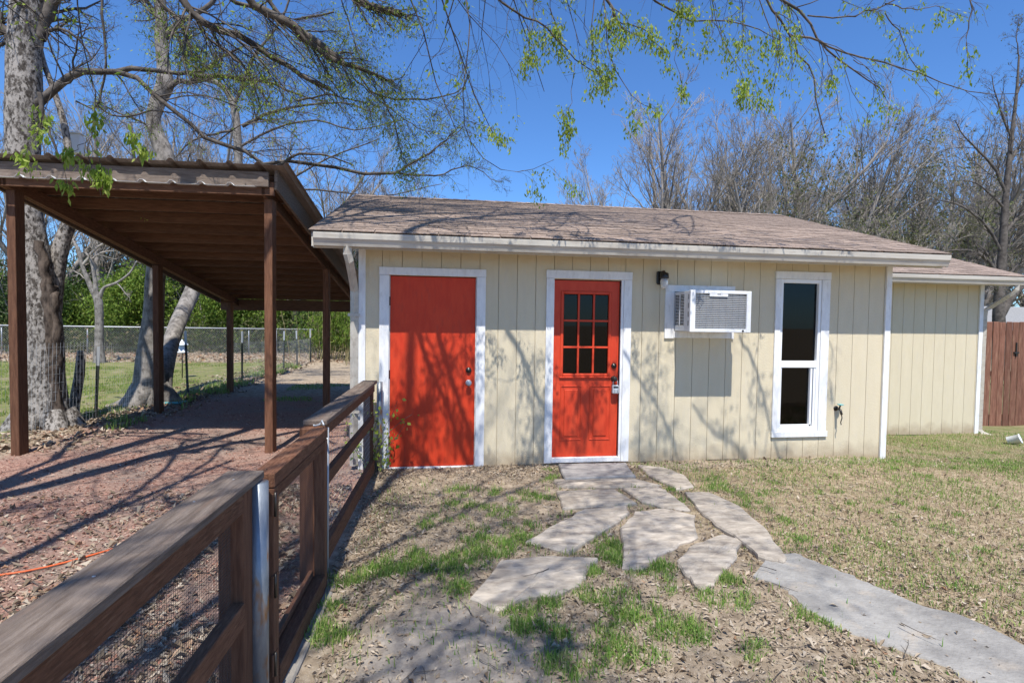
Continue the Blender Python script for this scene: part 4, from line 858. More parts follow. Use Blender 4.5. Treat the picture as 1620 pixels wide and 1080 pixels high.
# ---- overhead boughs in view, upper left (dark pruned boughs with drooping twigs)
YA = 6.6
ua = [pxl([(200, -120), (290, 0), (307, 20), (333, 43), (377, 57), (417, 80), (457, 107), (483, 123), (523, 143)], YA, .05, .022),
      pxl([(330, -120), (397, 0), (417, 17), (467, 43), (500, 67), (540, 97)], YA-.3, .05, .038), pxl([(470, 50), (505, 80), (540, 100), (573, 110), (600, 122), (623, 130)], YA-.3, .038, .012),
      pxl([(500, -60), (567, 0), (600, 13), (635, 24)], YA-.8, .045, .032), pxl([(240, -80), (253, 0), (283, 33), (300, 70)], YA, .03, .02),
      pxl([(333, 43), (352, 75), (380, 100), (400, 125), (430, 170)], YA, .02, .008), pxl([(290, 0), (330, 60), (372, 90), (395, 120), (412, 165)], YA+.2, .018, .008),
      pxl([(560, 105), (580, 140), (620, 155), (680, 157), (730, 140), (745, 110)], YA+.1, .014, .005), pxl([(600, 150), (625, 195), (635, 240), (648, 265)], YA, .010, .005),
      pxl([(540, 0), (560, 60), (580, 120), (610, 160)], YA-.2, .008, .004), pxl([(560, 125), (590, 150), (640, 190), (680, 215)], YA, .010, .004),
      pxl([(380, -60), (440, 20), (475, 60), (520, 80), (560, 85)], YA+.3, .03, .01), pxl([(470, 160), (520, 150), (560, 160), (600, 170)], YA+.3, .012, .005),
      pxl([(300, -80), (350, -10), (420, 20), (470, 30), (530, 20)], YA+.4, .03, .01), pxl([(200, -60), (230, 10), (262, 40), (300, 90)], YA+.2, .014, .006)]
lv = [dict(per=17, Lf=.46, rf=.27, nseg=6, wander=.14, ang=.6, bias=(.35, 0, -.55), lo=.15), dict(per=6, Lf=.62, rf=.55, nseg=5, wander=.18, ang=.6, bias=(.1, 0, -.4)), dict(per=4, Lf=.6, rf=.6, nseg=2, wander=.2, ang=.6, bias=(0, 0, -.3), rmin=.0013)]
base = np.array([-4.6, .4, 0]); tk = [([base+np.array(v) for v in [(0, 0, -.1), (.1, .2, 1.6), (.1, .6, 3.2), (.3, 1.6, 4.6), (.6, 3.2, 5.5), (.9, 4.6, 5.9)]]+[np.array(ua[0][0][0])], [.30, .25, .22, .18, .12, .09, .06], .1)]
tk.append(([tk[0][0][3], tk[0][0][3]+np.array([.9, 1.4, .8]), np.array(ua[1][0][0])], [.13, .10, .07], .07)); tk.append(([tk[1][0][1], (tk[1][0][1]+np.array(ua[3][0][0]))/2+np.array([0, 0, .3]), np.array(ua[3][0][0])], [.08, .06, .045], .05))
tree("pruned_tree", "dark boughed tree with sawn off limb ends hanging over the carport", "tree", base, tk, ua, TWIG, TWIG, lv, dict(n=10000, size=.036, bunch=6, spread=.07, droop=.8), tnoise=.04)

# ---- overhead boughs in view, upper right (thin branches with hanging fresh leaves)
YR = 4.7
ur = [pxl([(1150, -120), (1215, 0), (1234, 35), (1253, 57), (1262, 88), (1284, 116), (1290, 157), (1303, 214), (1312, 217)], YR, .012, .004),
      pxl([(1120, -100), (1180, -40), (1231, 0), (1278, 25), (1294, 60), (1319, 88), (1350, 113), (1382, 132), (1400, 157)], YR+.1, .016, .004),
      pxl([(1253, 57), (1290, 63), (1309, 75), (1350, 90), (1400, 100), (1438, 111), (1492, 132), (1551, 148), (1609, 150)], YR+.1, .011, .003),
      pxl([(1278, 25), (1319, 27), (1353, 24), (1400, 6), (1450, -20)], YR+.1, .007, .006), pxl([(900, -80), (960, 0), (975, 28), (989, 50)], YR-.2, .014, .008),
      pxl([(975, 32), (1010, 44), (1035, 63), (1057, 88)], YR-.2, .005, .002), pxl([(980, -60), (1035, 0), (1076, 25), (1105, 36), (1152, 33), (1199, 47), (1231, 63)], YR-.1, .010, .003),
      pxl([(740, -60), (787, 0), (817, 20), (850, 37), (880, 60), (903, 87), (933, 110), (960, 123)], YR+.3, .012, .003), pxl([(870, 13), (883, 50), (887, 70), (905, 100)], YR+.3, .006, .003),
      pxl([(736, -60), (737, 10), (743, 50), (741, 93), (735, 140), (733, 200), (750, 233), (777, 260), (807, 275), (840, 268), (877, 252)], YR, .0065, .002),
      pxl([(733, 200), (705, 222), (673, 247), (640, 268)], YR, .004, .0025), pxl([(735, 140), (710, 165), (680, 190)], YR, .003, .0015), pxl([(733, 190), (775, 203), (815, 226)], YR, .003, .001),
      pxl([(910, 100), (903, 160), (897, 200), (890, 225)], YR+.2, .003, .002), pxl([(955, -40), (958, 40), (965, 90), (1000, 150), (1033, 172)], YR-.2, .006, .002),
      pxl([(1180, -60), (1210, 30), (1225, 60), (1235, 100), (1222, 150)], YR-.1, .005, .002), pxl([(1300, 70), (1320, 130), (1333, 200)], YR, .004, .0015), pxl([(1350, 95), (1380, 120), (1390, 160), (1412, 190)], YR, .004, .0015),
      pxl([(1400, 20), (1420, 50), (1440, 90), (1470, 130), (1490, 155)], YR+.1, .006, .002), pxl([(1500, -60), (1533, 0), (1532, 45), (1529, 80), (1533, 112)], YR-.6, .006, .003),
      pxl([(1060, -40), (1075, 30), (1068, 80), (1075, 130)], YR-.2, .004, .0015), pxl([(1100, -40), (1130, 10), (1140, 60), (1170, 110), (1180, 140)], YR-.2, .004, .0015), pxl([(830, -40), (845, 20), (835, 70), (828, 105)], YR, .004, .0015),
      pxl([(1400, 6), (1440, 15), (1480, 10), (1530, 30)], YR+.1, .006, .002), pxl([(1177, -20), (1178, 60), (1190, 110), (1206, 155)], YR-.1, .003, .001), pxl([(940, 0), (935, 60), (945, 110), (960, 140)], YR, .005, .002)]
lv = [dict(per=9, Lf=.26, rf=.5, nseg=5, wander=.14, ang=.7, bias=(0, 0, -.9), lo=.12, rmin=.0012), dict(per=4, Lf=.55, rf=.6, nseg=4, wander=.14, ang=.6, bias=(0, 0, -.7), rmin=.001)]
base = np.array([-1.9, -3.4, 0.])
h0, h1, h2, h3 = np.array([-1.2, -.5, 7.8]), np.array([-.2, 3.0, 8.6]), np.array([1.7, 4.4, 8.8]), np.array([3.6, 5.0, 8.2])
tk = [([base+np.array([0, 0, -.1]), base+np.array([.05, .1, 2.0]), base+np.array([.2, .5, 5.0]), h0], [.22, .18, .14, .07], .1), ([h0, (h0+h1)/2+np.array([0, 0, .2]), h1, h2, h3], [.07, .055, .045, .035, .025], .02)]
for i in (0, 1, 4, 6, 7, 9, 14, 15, 19, 20, 21, 22, 24):
    e = np.array(ur[i][0][0]); hb = h1 if e[0] < .6 else (h2 if e[0] < 2.4 else h3)
    tk.append(([hb, hb*.6+e*.4+rng.normal(0, .12, 3)+np.array([0, .2, 0]), hb*.25+e*.75+rng.normal(0, .1, 3), e], [.014, .010, .007, min(.008, ur[i][1])], .01))
def clump(p):   # where the photograph shows leaf: from above the door to right of the window, thinner to the far right
    v = (p-CAM); z = v@FW; u = 810+FPX*(v@RT)/z; return (rng.random(len(p)) < np.interp(u, [700, 790, 830, 1000, 1160, 1260, 1330, 1450, 1620], [.0, .5, .7, .9, .9, .5, .25, .25, .1]))
tree("hanging_tree", "leafy branches with fresh pale green leaves hanging above the cottage roof", "tree", base, tk, ur, TWIG, TWIG, lv, dict(n=6800, size=.038, bunch=8, spread=.03, droop=1.3, asp=.42, mask=lambda p: clump(np.asarray(p))), tnoise=.0)
# sprig hanging in front of the carport
sg = [pxl([(120, -40), (128, 60), (150, 150), (145, 215), (135, 240), (150, 270), (158, 310)], 5.2, .006, .002), pxl([(145, 215), (120, 235), (100, 262), (112, 300)], 5.2, .003, .0012), pxl([(100, -20), (90, 120), (60, 200), (47, 245), (48, 285)], 5.2, .004, .0012), pxl([(150, 150), (190, 190), (215, 215), (225, 240)], 5.2, .003, .0012), pxl([(145, 230), (160, 260), (162, 300)], 5.2, .003, .001)]
lv = [dict(per=6, Lf=.10, rf=.5, nseg=4, wander=.15, ang=.7, bias=(0, 0, -.8), lo=.35, rmin=.001), dict(per=3, Lf=.5, rf=.6, nseg=3, wander=.15, bias=(0, 0, -.5), rmin=.001)]
base = np.array([-4.3, 1.0, 0]); e = np.array(sg[0][0][0])
tree("sapling", "thin sapling arching over with bright green sprigs hanging before the carport fascia", "tree", base, [([base, base+np.array([.0, .8, 2.5]), base+np.array([.2, 2.4, 4.6]), e, ], [.05, .035, .02, .006], .01), ([base+np.array([.2, 2.4, 4.6]), np.array(sg[2][0][0])], [.01, .004], .01)], sg, TWIG, TWIG, lv,
     dict(n=620, size=.062, bunch=5, spread=.03, droop=1.4, asp=.42, mask=lambda p: p[:, 2] < 4.0), tnoise=0)

# ------------------------------------------------------------------ background bare trees (shared meshes)
def bare_proto(nm, H, stems, spread, per=(7, 6, 5, 5), leaf=None):
    P0 = np.zeros((stems, 3)); P0[:, :2] = rng.normal(0, .12*stems**.5, (stems, 2)); D = np.c_[rng.normal(0, spread, (stems, 2)), np.ones(stems)]
    P, rr = grow(P0, D, np.full(stems, H*.75)*rng.uniform(.8, 1.1, stems), np.full(stems, .022*H/ stems**.3), 10, .09, (0, 0, .25), .25)
    out = [(P, rr)]; cur = (P, rr, np.full(stems, H*.75)); lens = cur[2]
    for i, p in enumerate(per):
        ch = children(cur[0], cur[1], p*(2 if i == 0 else 1), (.18 if i == 0 else .1), 1, .55 if i < 2 else .6, (.46, .5, .5, .5)[i], cur[2], (.5, .55, .55, .6)[i], (6, 4, 3, 2)[i], .13, (0, 0, (.55, .45, .35, .3)[i]), .0045)
        out.append((ch[0], ch[1])); cur = ch
    tm = MB(); tm.add(*tubes(out[0][0], out[0][1], 8, .03)); trunk = tm.mesh("trunk", True)
    bm_ = MB()
    for i, (a, b) in enumerate(out[1:]): bm_.add(*tubes(a, b, (5, 4, 3, 3)[i]))
    br = bm_.mesh("branches", False); lf = None
    if leaf:
        src = cur[0].reshape(-1, 3); c_ = src[rng.integers(0, len(src), leaf//8)]; c_ = c_[(vn(c_[:, 0], c_[:, 2], .9) > .35)]
        V, T, r_ = leaves_at(np.repeat(c_, 8, 0), .11, .3, .5, .16); lm = MB(); lm.add(V, None, T, r_); lf = lm.mesh("leaves")
    return trunk, br, lf
def place_proto(pr, name, label, cat, loc, rz, s, group, bark=TWIGL, twig=TWIGP, lmat=LEAF_O):
    leafless = pr[2] is None
    s = s*(1.5 if leafless else 1.25); t = thing(name, label, cat, loc, rz, group); t.scale = (s, s, s)
    for me_, nm, m_ in zip(pr, ("trunk", "branches", "leaves"), (bark, twig, lmat)):
        if me_ is None: continue
        if not me_.materials: me_.materials.append(m_)
        o = bpy.data.objects.new(nm, me_); C.objects.link(o); o.parent = t
    return t
prA = bare_proto("bare_a", 9, 7, .30); prB = bare_proto("bare_b", 9, 6, .34); prC = bare_proto("bare_c", 9, 5, .28, (9, 7, 5, 4), leaf=5000); prD = bare_proto("oak", 9, 4, .34, (9, 7, 6, 4), leaf=10000)
bgp = [(prA, 1000, 27, 1.02, "bare"), (prB, 1090, 29, 1.25, "bare"), (prA, 1165, 27, 1.22, "bare"), (prC, 1235, 25, 1.05, "oak"), (prB, 1300, 28, 1.25, "bare"), (prD, 1350, 24, .82, "oak"), (prD, 1440, 25, .95, "oak"), (prA, 1480, 29, 1.3, "bare"), (prC, 1405, 26, 1.15, "oak"), (prB, 1545, 27, 1.2, "bare"), (prD, 1270, 30, .85, "oak"), (prA, 940, 32, .85, "bare"), (prB, 1640, 30, 1.25, "bare"), (prD, 1545, 31, 1.0, "oak")]
wh = {"bare": "bare mauve grey tree behind the roofs, ", "oak": "olive leaved tree behind the roofs, "}
pos = ["low one farthest left against open sky", "leftmost tall one", "second tall one, upright twigs", "third from the left among the leafy ones", "tall one over the roof end", "leafy one over the hip of the roof", "dense one above the gutter corner", "tall one rising between the leafy crowns", "thin crowned one left of the gutter corner", "one just left of the big dark tree", "low leafy one behind the tall bare ones", "faint one leftmost", "one at the right edge of the picture", "farthest, past the big dark tree"]
for i, (pr_, px, Y_, s, kd) in enumerate(bgp):
    g = atY(px, 500, Y_); place_proto(pr_, "background_tree", wh[kd]+pos[i], "tree", (g[0], Y_, -.3), rng.uniform(0, 6.28), s, "trees behind the cottage", lmat=LEAF_O)
# behind the carport: bare crowns low over the chain link fence
for i, (px, Y_, s, lb) in enumerate([(470, 27, .95, "bare tree behind the hedge beside the cottage roof end"), (620, 30, .8, "bare tree far behind the left half of the cottage roof"), (330, 29, 1.1, "bare tree behind the hedge over the carport middle"), (200, 27, .95, "bare tree behind the hedge between the two grey trunks"), (60, 28, 1.05, "bare tree behind the hedge at the left edge"), (720, 33, .72, "faint bare tree low behind the middle of the cottage roof")]):
    g = atY(px, 500, Y_); place_proto((prA, prB)[i % 2], "background_tree", lb, "tree", (g[0], Y_, -.1), rng.uniform(0, 6.28), s, "bare trees behind the hedge")
# big dark tree at the right edge
Yt = 14.5
tk = [([atY(x, y, Yt) for x, y in [(1583, 600), (1582, 540), (1580, 490), (1583, 440), (1587, 380), (1590, 330), (1594, 280), (1600, 220), (1608, 150), (1612, 90)]], [.24, .19, .155, .13, .11, .095, .08, .06, .04, .024], .1),
      ([atY(x, y, Yt) for x, y in [(1582, 500), (1600, 470), (1625, 445), (1660, 420)]], [.13, .11, .09, .07], .1)]
limbs = [pxl([(1583, 440), (1565, 415), (1545, 400), (1520, 395), (1490, 398)], Yt, .07, .02), pxl([(1587, 370), (1610, 345), (1640, 330)], Yt, .07, .03), pxl([(1585, 400), (1562, 360), (1535, 335), (1505, 320), (1480, 318)], Yt, .05, .012),
         pxl([(1592, 310), (1575, 270), (1550, 240), (1525, 215), (1510, 190)], Yt, .05, .01), pxl([(1596, 260), (1615, 230), (1640, 200)], Yt, .05, .02), pxl([(1600, 220), (1585, 180), (1575, 150), (1570, 120)], Yt, .035, .01), pxl([(1608, 150), (1620, 120), (1625, 80)], Yt, .03, .01),
         pxl([(1590, 330), (1570, 310), (1545, 290), (1520, 285)], Yt, .04, .01), pxl([(1583, 450), (1605, 425), (1635, 400)], Yt, .06, .02), pxl([(1612, 90), (1608, 60), (1612, 30)], Yt, .02, .006), pxl([(1583, 470), (1570, 450), (1550, 440)], Yt, .03, .01)]
lv = [dict(per=12, Lf=.45, rf=.45, nseg=6, wander=.18, ang=.7, bias=(0, 0, .15)), dict(per=7, Lf=.5, rf=.55, nseg=5, wander=.18), dict(per=5, Lf=.5, rf=.55, nseg=3, wander=.2, rmin=.0028)]
tree("dark_tree", "large dark trunked bare tree rising beyond the wooden fence at the right edge", "tree", tk[0][0][0]*np.array([1, 1, 0]), tk, limbs, TWIG, TWIG, lv, dict(n=700, size=.07, bunch=7, spread=.06), tnoise=.04, leafmat=LEAF_O)

# ------------------------------------------------------------------ hedge of evergreen shrubs beyond the chain link fence
def bush_proto(n, rx, rz, lump=9):
    cs = rng.normal(0, 1, (lump, 3)); cs /= np.linalg.norm(cs, axis=1, keepdims=True); cs *= np.array([rx, rx*.7, rz])*rng.uniform(.4, .95, (lump, 1)); cs[:, 2] += rz
    k = n//8; c_ = cs[rng.integers(0, lump, k)]; d = rng.normal(0, 1, (k, 3)); d /= np.linalg.norm(d, axis=1, keepdims=True); p = c_+d*rng.uniform(.55, 1.0, (k, 1))*np.array([rx, rx*.7, rz])*.5
    p = p[p[:, 2] > .05]; V, T, r_ = leaves_at(np.repeat(p, 8, 0), .14, .5, .42, .15); m_ = MB(); m_.add(V, None, T, r_); lf = m_.mesh("foliage"); lf.materials.append(LEAF_E)
    s_ = 7; P, rr = grow(np.c_[rng.normal(0, .2, (s_, 2)), np.zeros(s_)], np.c_[rng.normal(0, .35, (s_, 2)), np.ones(s_)], np.full(s_, rz*1.7), np.full(s_, .05), 7, .1, (0, 0, .1))
    ch = children(P, rr, 9, .15, 1, .7, .45, np.full(s_, rz*1.7), .5, 4, .15, (0, 0, .1), .006)
    m_ = MB(); m_.add(*tubes(P, rr, 5)); m_.add(*tubes(ch[0], ch[1], 3)); st_ = m_.mesh("stem", True); st_.materials.append(TWIGL); return lf, st_
bps = [bush_proto(15000, 2.3, 2.0, 14), bush_proto(13000, 1.9, 2.3, 12), bush_proto(12000, 2.1, 1.6, 10)]
LEAF_D = rndmat("dark_evergreen_leaf", [(.025, .055, .014), (.05, .10, .025), (.09, .15, .04), (.17, .20, .07)], .6, .3); bps[1][0].materials[0] = LEAF_D
hx = [(-20, 27.5, "beyond the fence at the far left edge"), (-17.2, 26, "beyond the fence behind the big trunk"), (-14.8, 27, "beyond the fence right of the big trunk"), (-12.6, 26, "behind the small grey tree"), (-10.3, 27, "between the small tree and the forked tree"), (-8.4, 26, "behind the forked tree"), (-6.6, 27, "right of the forked tree under the carport roof"), (-4.9, 26, "between the carport's rear posts"), (-3.2, 27.5, "behind the rear post beside the bamboo"), (-1.4, 26.5, "just left of the cottage corner"), (.5, 28, "hidden mostly by the cottage corner")]
for i, (x, y, lb) in enumerate(hx):
    t = thing("evergreen_shrub", "tall yellow green evergreen shrub "+lb, "shrub", (x, y, 0), rng.uniform(0, 6.28), "evergreen hedge behind the chain link fence"); s = rng.uniform(.92, 1.12); t.scale = (s, s, s*rng.uniform(.9, 1.1))
    for me_, nm in zip(bps[i % 3], ("foliage", "stem")): o = bpy.data.objects.new(nm, me_); C.objects.link(o); o.parent = t
hx2 = [(-21.5, 30.5, "far back row, leftmost"), (-18.6, 30, "far back row, second from left"), (-16, 31, "far back row behind the big trunk"), (-13.6, 30, "far back row left of the small grey tree"), (-11.4, 31, "far back row right of the small grey tree"), (-9.2, 30, "far back row behind the forked tree"), (-7.2, 31, "far back row under the carport roof edge"), (-5.4, 30, "far back row near the rear left post"), (-3.6, 31, "far back row behind the bamboo"), (-1.9, 30, "far back row by the cottage corner")]
for i, (x, y, lb) in enumerate(hx2):
    t = thing("evergreen_shrub", "taller evergreen shrub in the "+lb, "shrub", (x, y, 0), rng.uniform(0, 6.28), "evergreen hedge behind the chain link fence"); s = rng.uniform(1.15, 1.35); t.scale = (s, s, s)
    for me_, nm in zip(bps[(i+1) % 3], ("foliage", "stem")): o = bpy.data.objects.new(nm, me_); C.objects.link(o); o.parent = t
nU = 15000; xU = rng.uniform(-22, 1, nU); zU = rng.beta(1.3, 1.6, nU)*1.7*(.6+.6*vn(xU, xU*0, .7)); yU = 24.3+rng.normal(0, .5, nU)
V, T, r_ = leaves_at(np.c_[xU, yU, zU], .13, .4, .5, .05, -.15); mb = MB(); mb.add(V, None, T, r_)
tag(link("undergrowth", mb.mesh("undergrowth"), rndmat("undergrowth_leaf", [(.035, .05, .014), (.07, .10, .025), (.16, .15, .07), (.25, .17, .09)], .7, .2)), kind='stuff')
# bamboo clumps beside the cottage
def bamboo(x, y, n, h, lb, rx=.7):
    t = thing("bamboo_clump", lb, "bamboo", (x, y, 0)); P, rr = grow(np.c_[rng.normal(0, rx, n), rng.normal(0, .5, n), np.zeros(n)], np.c_[rng.normal(0, .09, (n, 2)), np.ones(n)], h*rng.uniform(.7, 1.1, n), np.full(n, .014), 7, .04, (.05, 0, -.15), .3)
    link("stem", branch_mesh("stem", [(P, rr)], (0, 0, 0), (4,)), mat("bamboo_cane", (.24, .20, .10), (.34, .30, .15), 3), t)
    ch = children(P, rr, 9, .25, 1, .8, .22, np.full(n, h), .4, 3, .15, (0, 0, -.3), .002); src = ch[0].reshape(-1, 3)
    V, T, r_ = leaves_at(src[rng.integers(0, len(src), n*130)], .15, .7, .2, .08, -.05); m_ = MB(); m_.add(V, None, T, r_); link("foliage", m_.mesh("foliage"), LEAF_E, t)
bamboo(-3.4, 21.2, 60, 2.8, "bamboo clump at the end of the chain link fence")
bamboo(-1.9, 19.5, 60, 3.1, "bamboo clump with dry bare canes just left of the cottage")
bamboo(-.6, 20.5, 50, 3.2, "bamboo clump mostly behind the cottage corner")

# ------------------------------------------------------------------ chain link fence
cl = thing("chain_link_fence", "grey chain link fence with a pale top rail across the back lawn", "fence", (-12, 22.6, .1))
tube_obj("top_rail", [(-14, 0, 1.1), (7.8, 0, 1.06)], .024, GALVF, cl, 8)
for x in np.arange(-12.6, 8, 2.9): tube_obj("post", [(x, .04, -.1), (x, .04, 1.1)], .025, GALV, cl, 8)
mb = MB(); xs = np.arange(-14, 7.8, .09)
for s in (1, -1): 
    P = np.stack([np.stack([xs, np.full_like(xs, .002*s), np.zeros_like(xs)], 1), np.stack([xs+s*1.05, np.full_like(xs, .002*s), np.full_like(xs, 1.06)], 1)], 1); mb.add(*tubes(P, np.full(P.shape[:2], .0024), 3))
tag(link("wire_netting", mb.mesh("wire_netting"), GALVF, cl), kind='stuff')
tube_obj("gate_post", [(5.9, -.25, -.1), (5.9, -.25, 1.02)], .035, GALVF, cl, 8)
# welded wire garden fence with t-posts
wl_ = [(-5.45, 5.6), (-5.16, 7.45), (-4.87, 8.65), (-4.88, 10.4), (-4.83, 11.6), (-4.59, 13.9), (-4.45, 17.2), (-4.25, 19.8)]
wt = [1.2, 1.2, 1.2, .98, .95, 1.0, .9, .9]
wfn = thing("wire_fence", "low welded wire fence on metal stakes along the left side of the drive", "fence", (-4.87, 8.65, 0)); ow = (-4.87, 8.65, 0)
mb = MB(); seg = []
for (a, b, ta, tb2) in zip(wl_[:-1], wl_[1:], wt[:-1], wt[1:]):
    a = np.array(a); b = np.array(b); n = int(np.linalg.norm(b-a)/.052)
    f = np.arange(n)/n; p = a+(b-a)*f[:, None]; z0 = gz(p[:, 0], p[:, 1]); z1 = ta+(tb2-ta)*f; bow = np.sin(f*np.pi)*.04
    P = np.stack([np.c_[p, z0], np.c_[p[:, 0]+bow, p[:, 1], z1]], 1); mb.add(*tubes(P, np.full(P.shape[:2], .0013), 3))
    for h in np.arange(.05, 1.01, .1):
        mb.add(*tubes(np.array([[[a[0], a[1], h*ta], [(a[0]+b[0])/2+.04*h, (a[1]+b[1])/2, h*(ta+tb2)/2], [b[0], b[1], h*tb2]]]), np.full((1, 3), .0013), 3))
tag(link("wire_netting", mb.mesh("wire_netting", off=ow), GALVF, wfn), kind='stuff')
DG = mat("dark_green_stake", (.03, .035, .03), rough=.6)
for i, (x, y, h) in enumerate([(-4.90, 8.69, 1.12), (-4.85, 11.6, 1.3), (-4.58, 13.9, 1.25), (-4.47, 17.2, 1.2), (-4.36, 18.4, 1.2), (-4.24, 19.8, 1.2), (-5.44, 5.7, 1.2)]):
    st_ = boxes("stake", [(-.022, .022, -.004, .004, -.1, h-.28), (-.003, .003, .004, .03, -.1, h-.28)], DG, wfn, loc=(x-ow[0], y-ow[1], 0), rot=(0, rng.normal(0, .02) if i else .05, 0))
    boxes("stake_tip", [(-.0225, .0225, -.0045, .0045, h-.28, h), (-.003, .003, .005, .03, h-.28, h)], GALVF, st_)
o = tube_obj("old_post", [(0, 0, -.1), (.03, 0, .3), (.10, 0, .7), (.13, 0, 1.05)], [.075, .07, .065, .055], BARK, None, 10); o.location = (-5.22, 8.72, 0); tag(o, "short leaning dead stump of a post beside the wire fence and the big trunk", "post")

# ------------------------------------------------------------------ wooden fence and neighbour at the right
pf = thing("plank_fence", "tall reddish brown plank fence at the right beyond the house wing", "fence", (9.9, 8.4, -.3))
for k in range(13):
    w_ = .128; x = 9.84+k*.14
    b_ = boxes("plank", [(0, w_, 0, .02, -.05, 2.0+rng.normal(0, .006))], PLANK, pf, loc=(x-9.9, rng.normal(0, .004), 0), bevel=.008) if k not in (0,) else boxes("plank", [(0, w_, 0, .02, -.05, 1.53)], PLANK, pf, loc=(x-9.9, 0, 0), bevel=.003)
boxes("fence_rail", [(-.1, 1.8, .025, .06, z, z+.09) for z in (.2, 1.0, 1.75)], PLANK, pf)
boxes("gap_shade_sheet", [(-.06, .075, .022, .024, 1.5, 2.01)], mat("painted_gap_shade", (.03, .022, .02), rough=.9), pf)  # dark sheet painted as the shade in the gap above the short plank
lt = boxes("latch", [(.66, .76, -.03, -.002, 1.42, 1.45), (.70, .72, -.025, -.005, 1.36, 1.62)], BLACK, pf)
nb = thing("neighbour_house", "grey roofed house far beyond the plank fence", "house", (24, 22, -.75))
RG = mat("grey_shingle", (.20, .20, .20), (.28, .28, .28), 20, rough=.9)
hexa("roof", np.array([(-4, -3, 2.2), (6, -3, 2.2), (6, 0, 3.3), (-4, 0, 3.3), (-4, 3, 2.0), (6, 3, 2.0), (6, 0.1, 3.4), (-4, 0.1, 3.4)]), RG, nb)
boxes("wall", [(-3.5, 5.5, -2.5, 2.5, -.2, 2.3)], SIDING, nb); boxes("eave_fascia", [(-4, 6, -3.05, -3.0, 2.05, 2.22)], WHITE, nb)
# plastic pot on its side by the wing
bk = thing("plastic_pot", "small white plastic pot lying in the grass before the plank fence", "pot", (8.86, 6.98, -.13))
pt = lathe("pot_body", [(.05, -.08), (.055, -.075), (.068, .07), (.074, .072), (.074, .085), (.066, .085), (.05, -.06)], 'z', PLASTIC, bk, (0, 0, .0)); pt.rotation_euler = (R(70), 0, R(35))

# ------------------------------------------------------------------ small things in the back yard
gl = thing("garden_lantern", "small white pagoda shaped garden lantern on the far lawn", "lantern", (-6.4, 15, 0))
tube_obj("stake", [(0, 0, -.05), (0, 0, .66)], .012, BLACK, gl, 6)
lathe("lantern_roof", [(.17, .86), (.16, .87), (.06, .93), (.025, .96), (.01, 1.0)], 'z', PLASTIC, gl, sides=4); lathe("lantern_body", [(.15, .66), (.15, .68), (.08, .69), (.08, .86)], 'z', PLASTIC, gl, sides=8)
ld = boxes("lid", [(-.2, .2, -.12, .12, 0, .035)], TEAL, bevel=.01, loc=(-4.65, 10.5, .01)); tag(ld, "flat pale teal plastic lid on the ground behind the left middle post", "lid")
cb = tube_obj("cord", [atZ(-40, 917, .012), atZ(0, 909, .012), atZ(40, 903, .012), atZ(75, 896, .012), atZ(115, 886, .012), atZ(150, 876, .012), atZ(185, 866, .012), atZ(240, 850, .012), atZ(330, 845, .012)], .006, ORANGE, None, 6); tag(cb, "orange extension cord lying on the red wood chips behind the near fence", "cord")
wb = thing("pale_box", "pale box among the branches just above the left end of the carport roof", "box", tuple(atY(118, 226, 8.9)))  # pale shape thought to be a pole transformer, modelled as a plain box
boxes("box_body", [(-.08, .10, -.06, .06, -.16, .12)], PLASTIC, wb, bevel=.01); boxes("box_roof", [(-.10, .12, -.08, .08, .122, .135)], PLASTIC, wb)

# ------------------------------------------------------------------ vine on the far fence post
def vine():
    t = thing("ivy_vine", "green ivy climbing the end post of the low fence by the flat red door", "vine", (-.6, 5.55, 0)); n = 16
    P, rr = grow(np.c_[rng.normal(.0, .04, n)+.03, rng.normal(-.05, .12, n), rng.uniform(0, .1, n)], np.c_[rng.normal(0, .12, (n, 2)), np.ones(n)], rng.uniform(.3, .85, n), np.full(n, .0035), 8, .16, (0, -.05, .1), .5)
    link("stem", branch_mesh("stem", [(P, rr)], (0, 0, 0), (4,)), TWIG, t); src = P[:, 2:].reshape(-1, 3)
    V, T, r_ = leaves_at(src[rng.integers(0, len(src), 230)], .042, .4, .75, .035, .1); m_ = MB(); m_.add(V, None, T, r_); link("leaves", m_.mesh("leaves"), LEAF_G, t)
    t2 = thing("ivy_sprig", "small ivy sprig growing up the left edge of the flat red door", "vine", (-.45, 5.71, 0)); n = 3
    P, rr = grow(np.c_[rng.normal(0, .01, n), np.zeros(n), np.zeros(n)], np.c_[rng.normal(.05, .05, n), np.zeros(n), np.ones(n)], rng.uniform(.2, .38, n), np.full(n, .002), 6, .1, (0, 0, 0), .5)
    link("stem", branch_mesh("stem", [(P, rr)], (0, 0, 0), (4,)), TWIG, t2); src = P[:, 1:].reshape(-1, 3)
    V, T, r_ = leaves_at(src[rng.integers(0, len(src), 26)], .04, .4, .7, .02); m_ = MB(); m_.add(V, None, T, r_); link("leaves", m_.mesh("leaves"), LEAF_G, t2)
vine()

# ------------------------------------------------------------------ ground cover
from_px = lambda x, y: atZ(x, y, 0)[:2]
stone_polys = [np.array(px2(p, .03)) for _, p in stones]+[np.array(px2([(883, 733), (990, 731), (1006, 751), (893, 756)], .05)), np.array(px2(pp, .015))]
def inpoly(x, y, P):
    c_ = np.zeros(len(x), bool); j = len(P)-1
    for i in range(len(P)):
        k = ((P[i, 1] > y) != (P[j, 1] > y)) & (x < (P[j, 0]-P[i, 0])*(y-P[i, 1])/(P[j, 1]-P[i, 1]+1e-12)+P[i, 0]); c_ ^= k; j = i
    return c_
def onstone(x, y):
    r_ = np.zeros(len(x), bool)
    for P in stone_polys: r_ |= inpoly(x, y, P)
    return r_
def inhouse(x, y): return ((x > XL-.02) & (x < XR+.06) & (y > YW-.01) & (y < YB)) | ((x > X2L) & (x < X2R+.05) & (y > Y2-.01) & (y < 14))
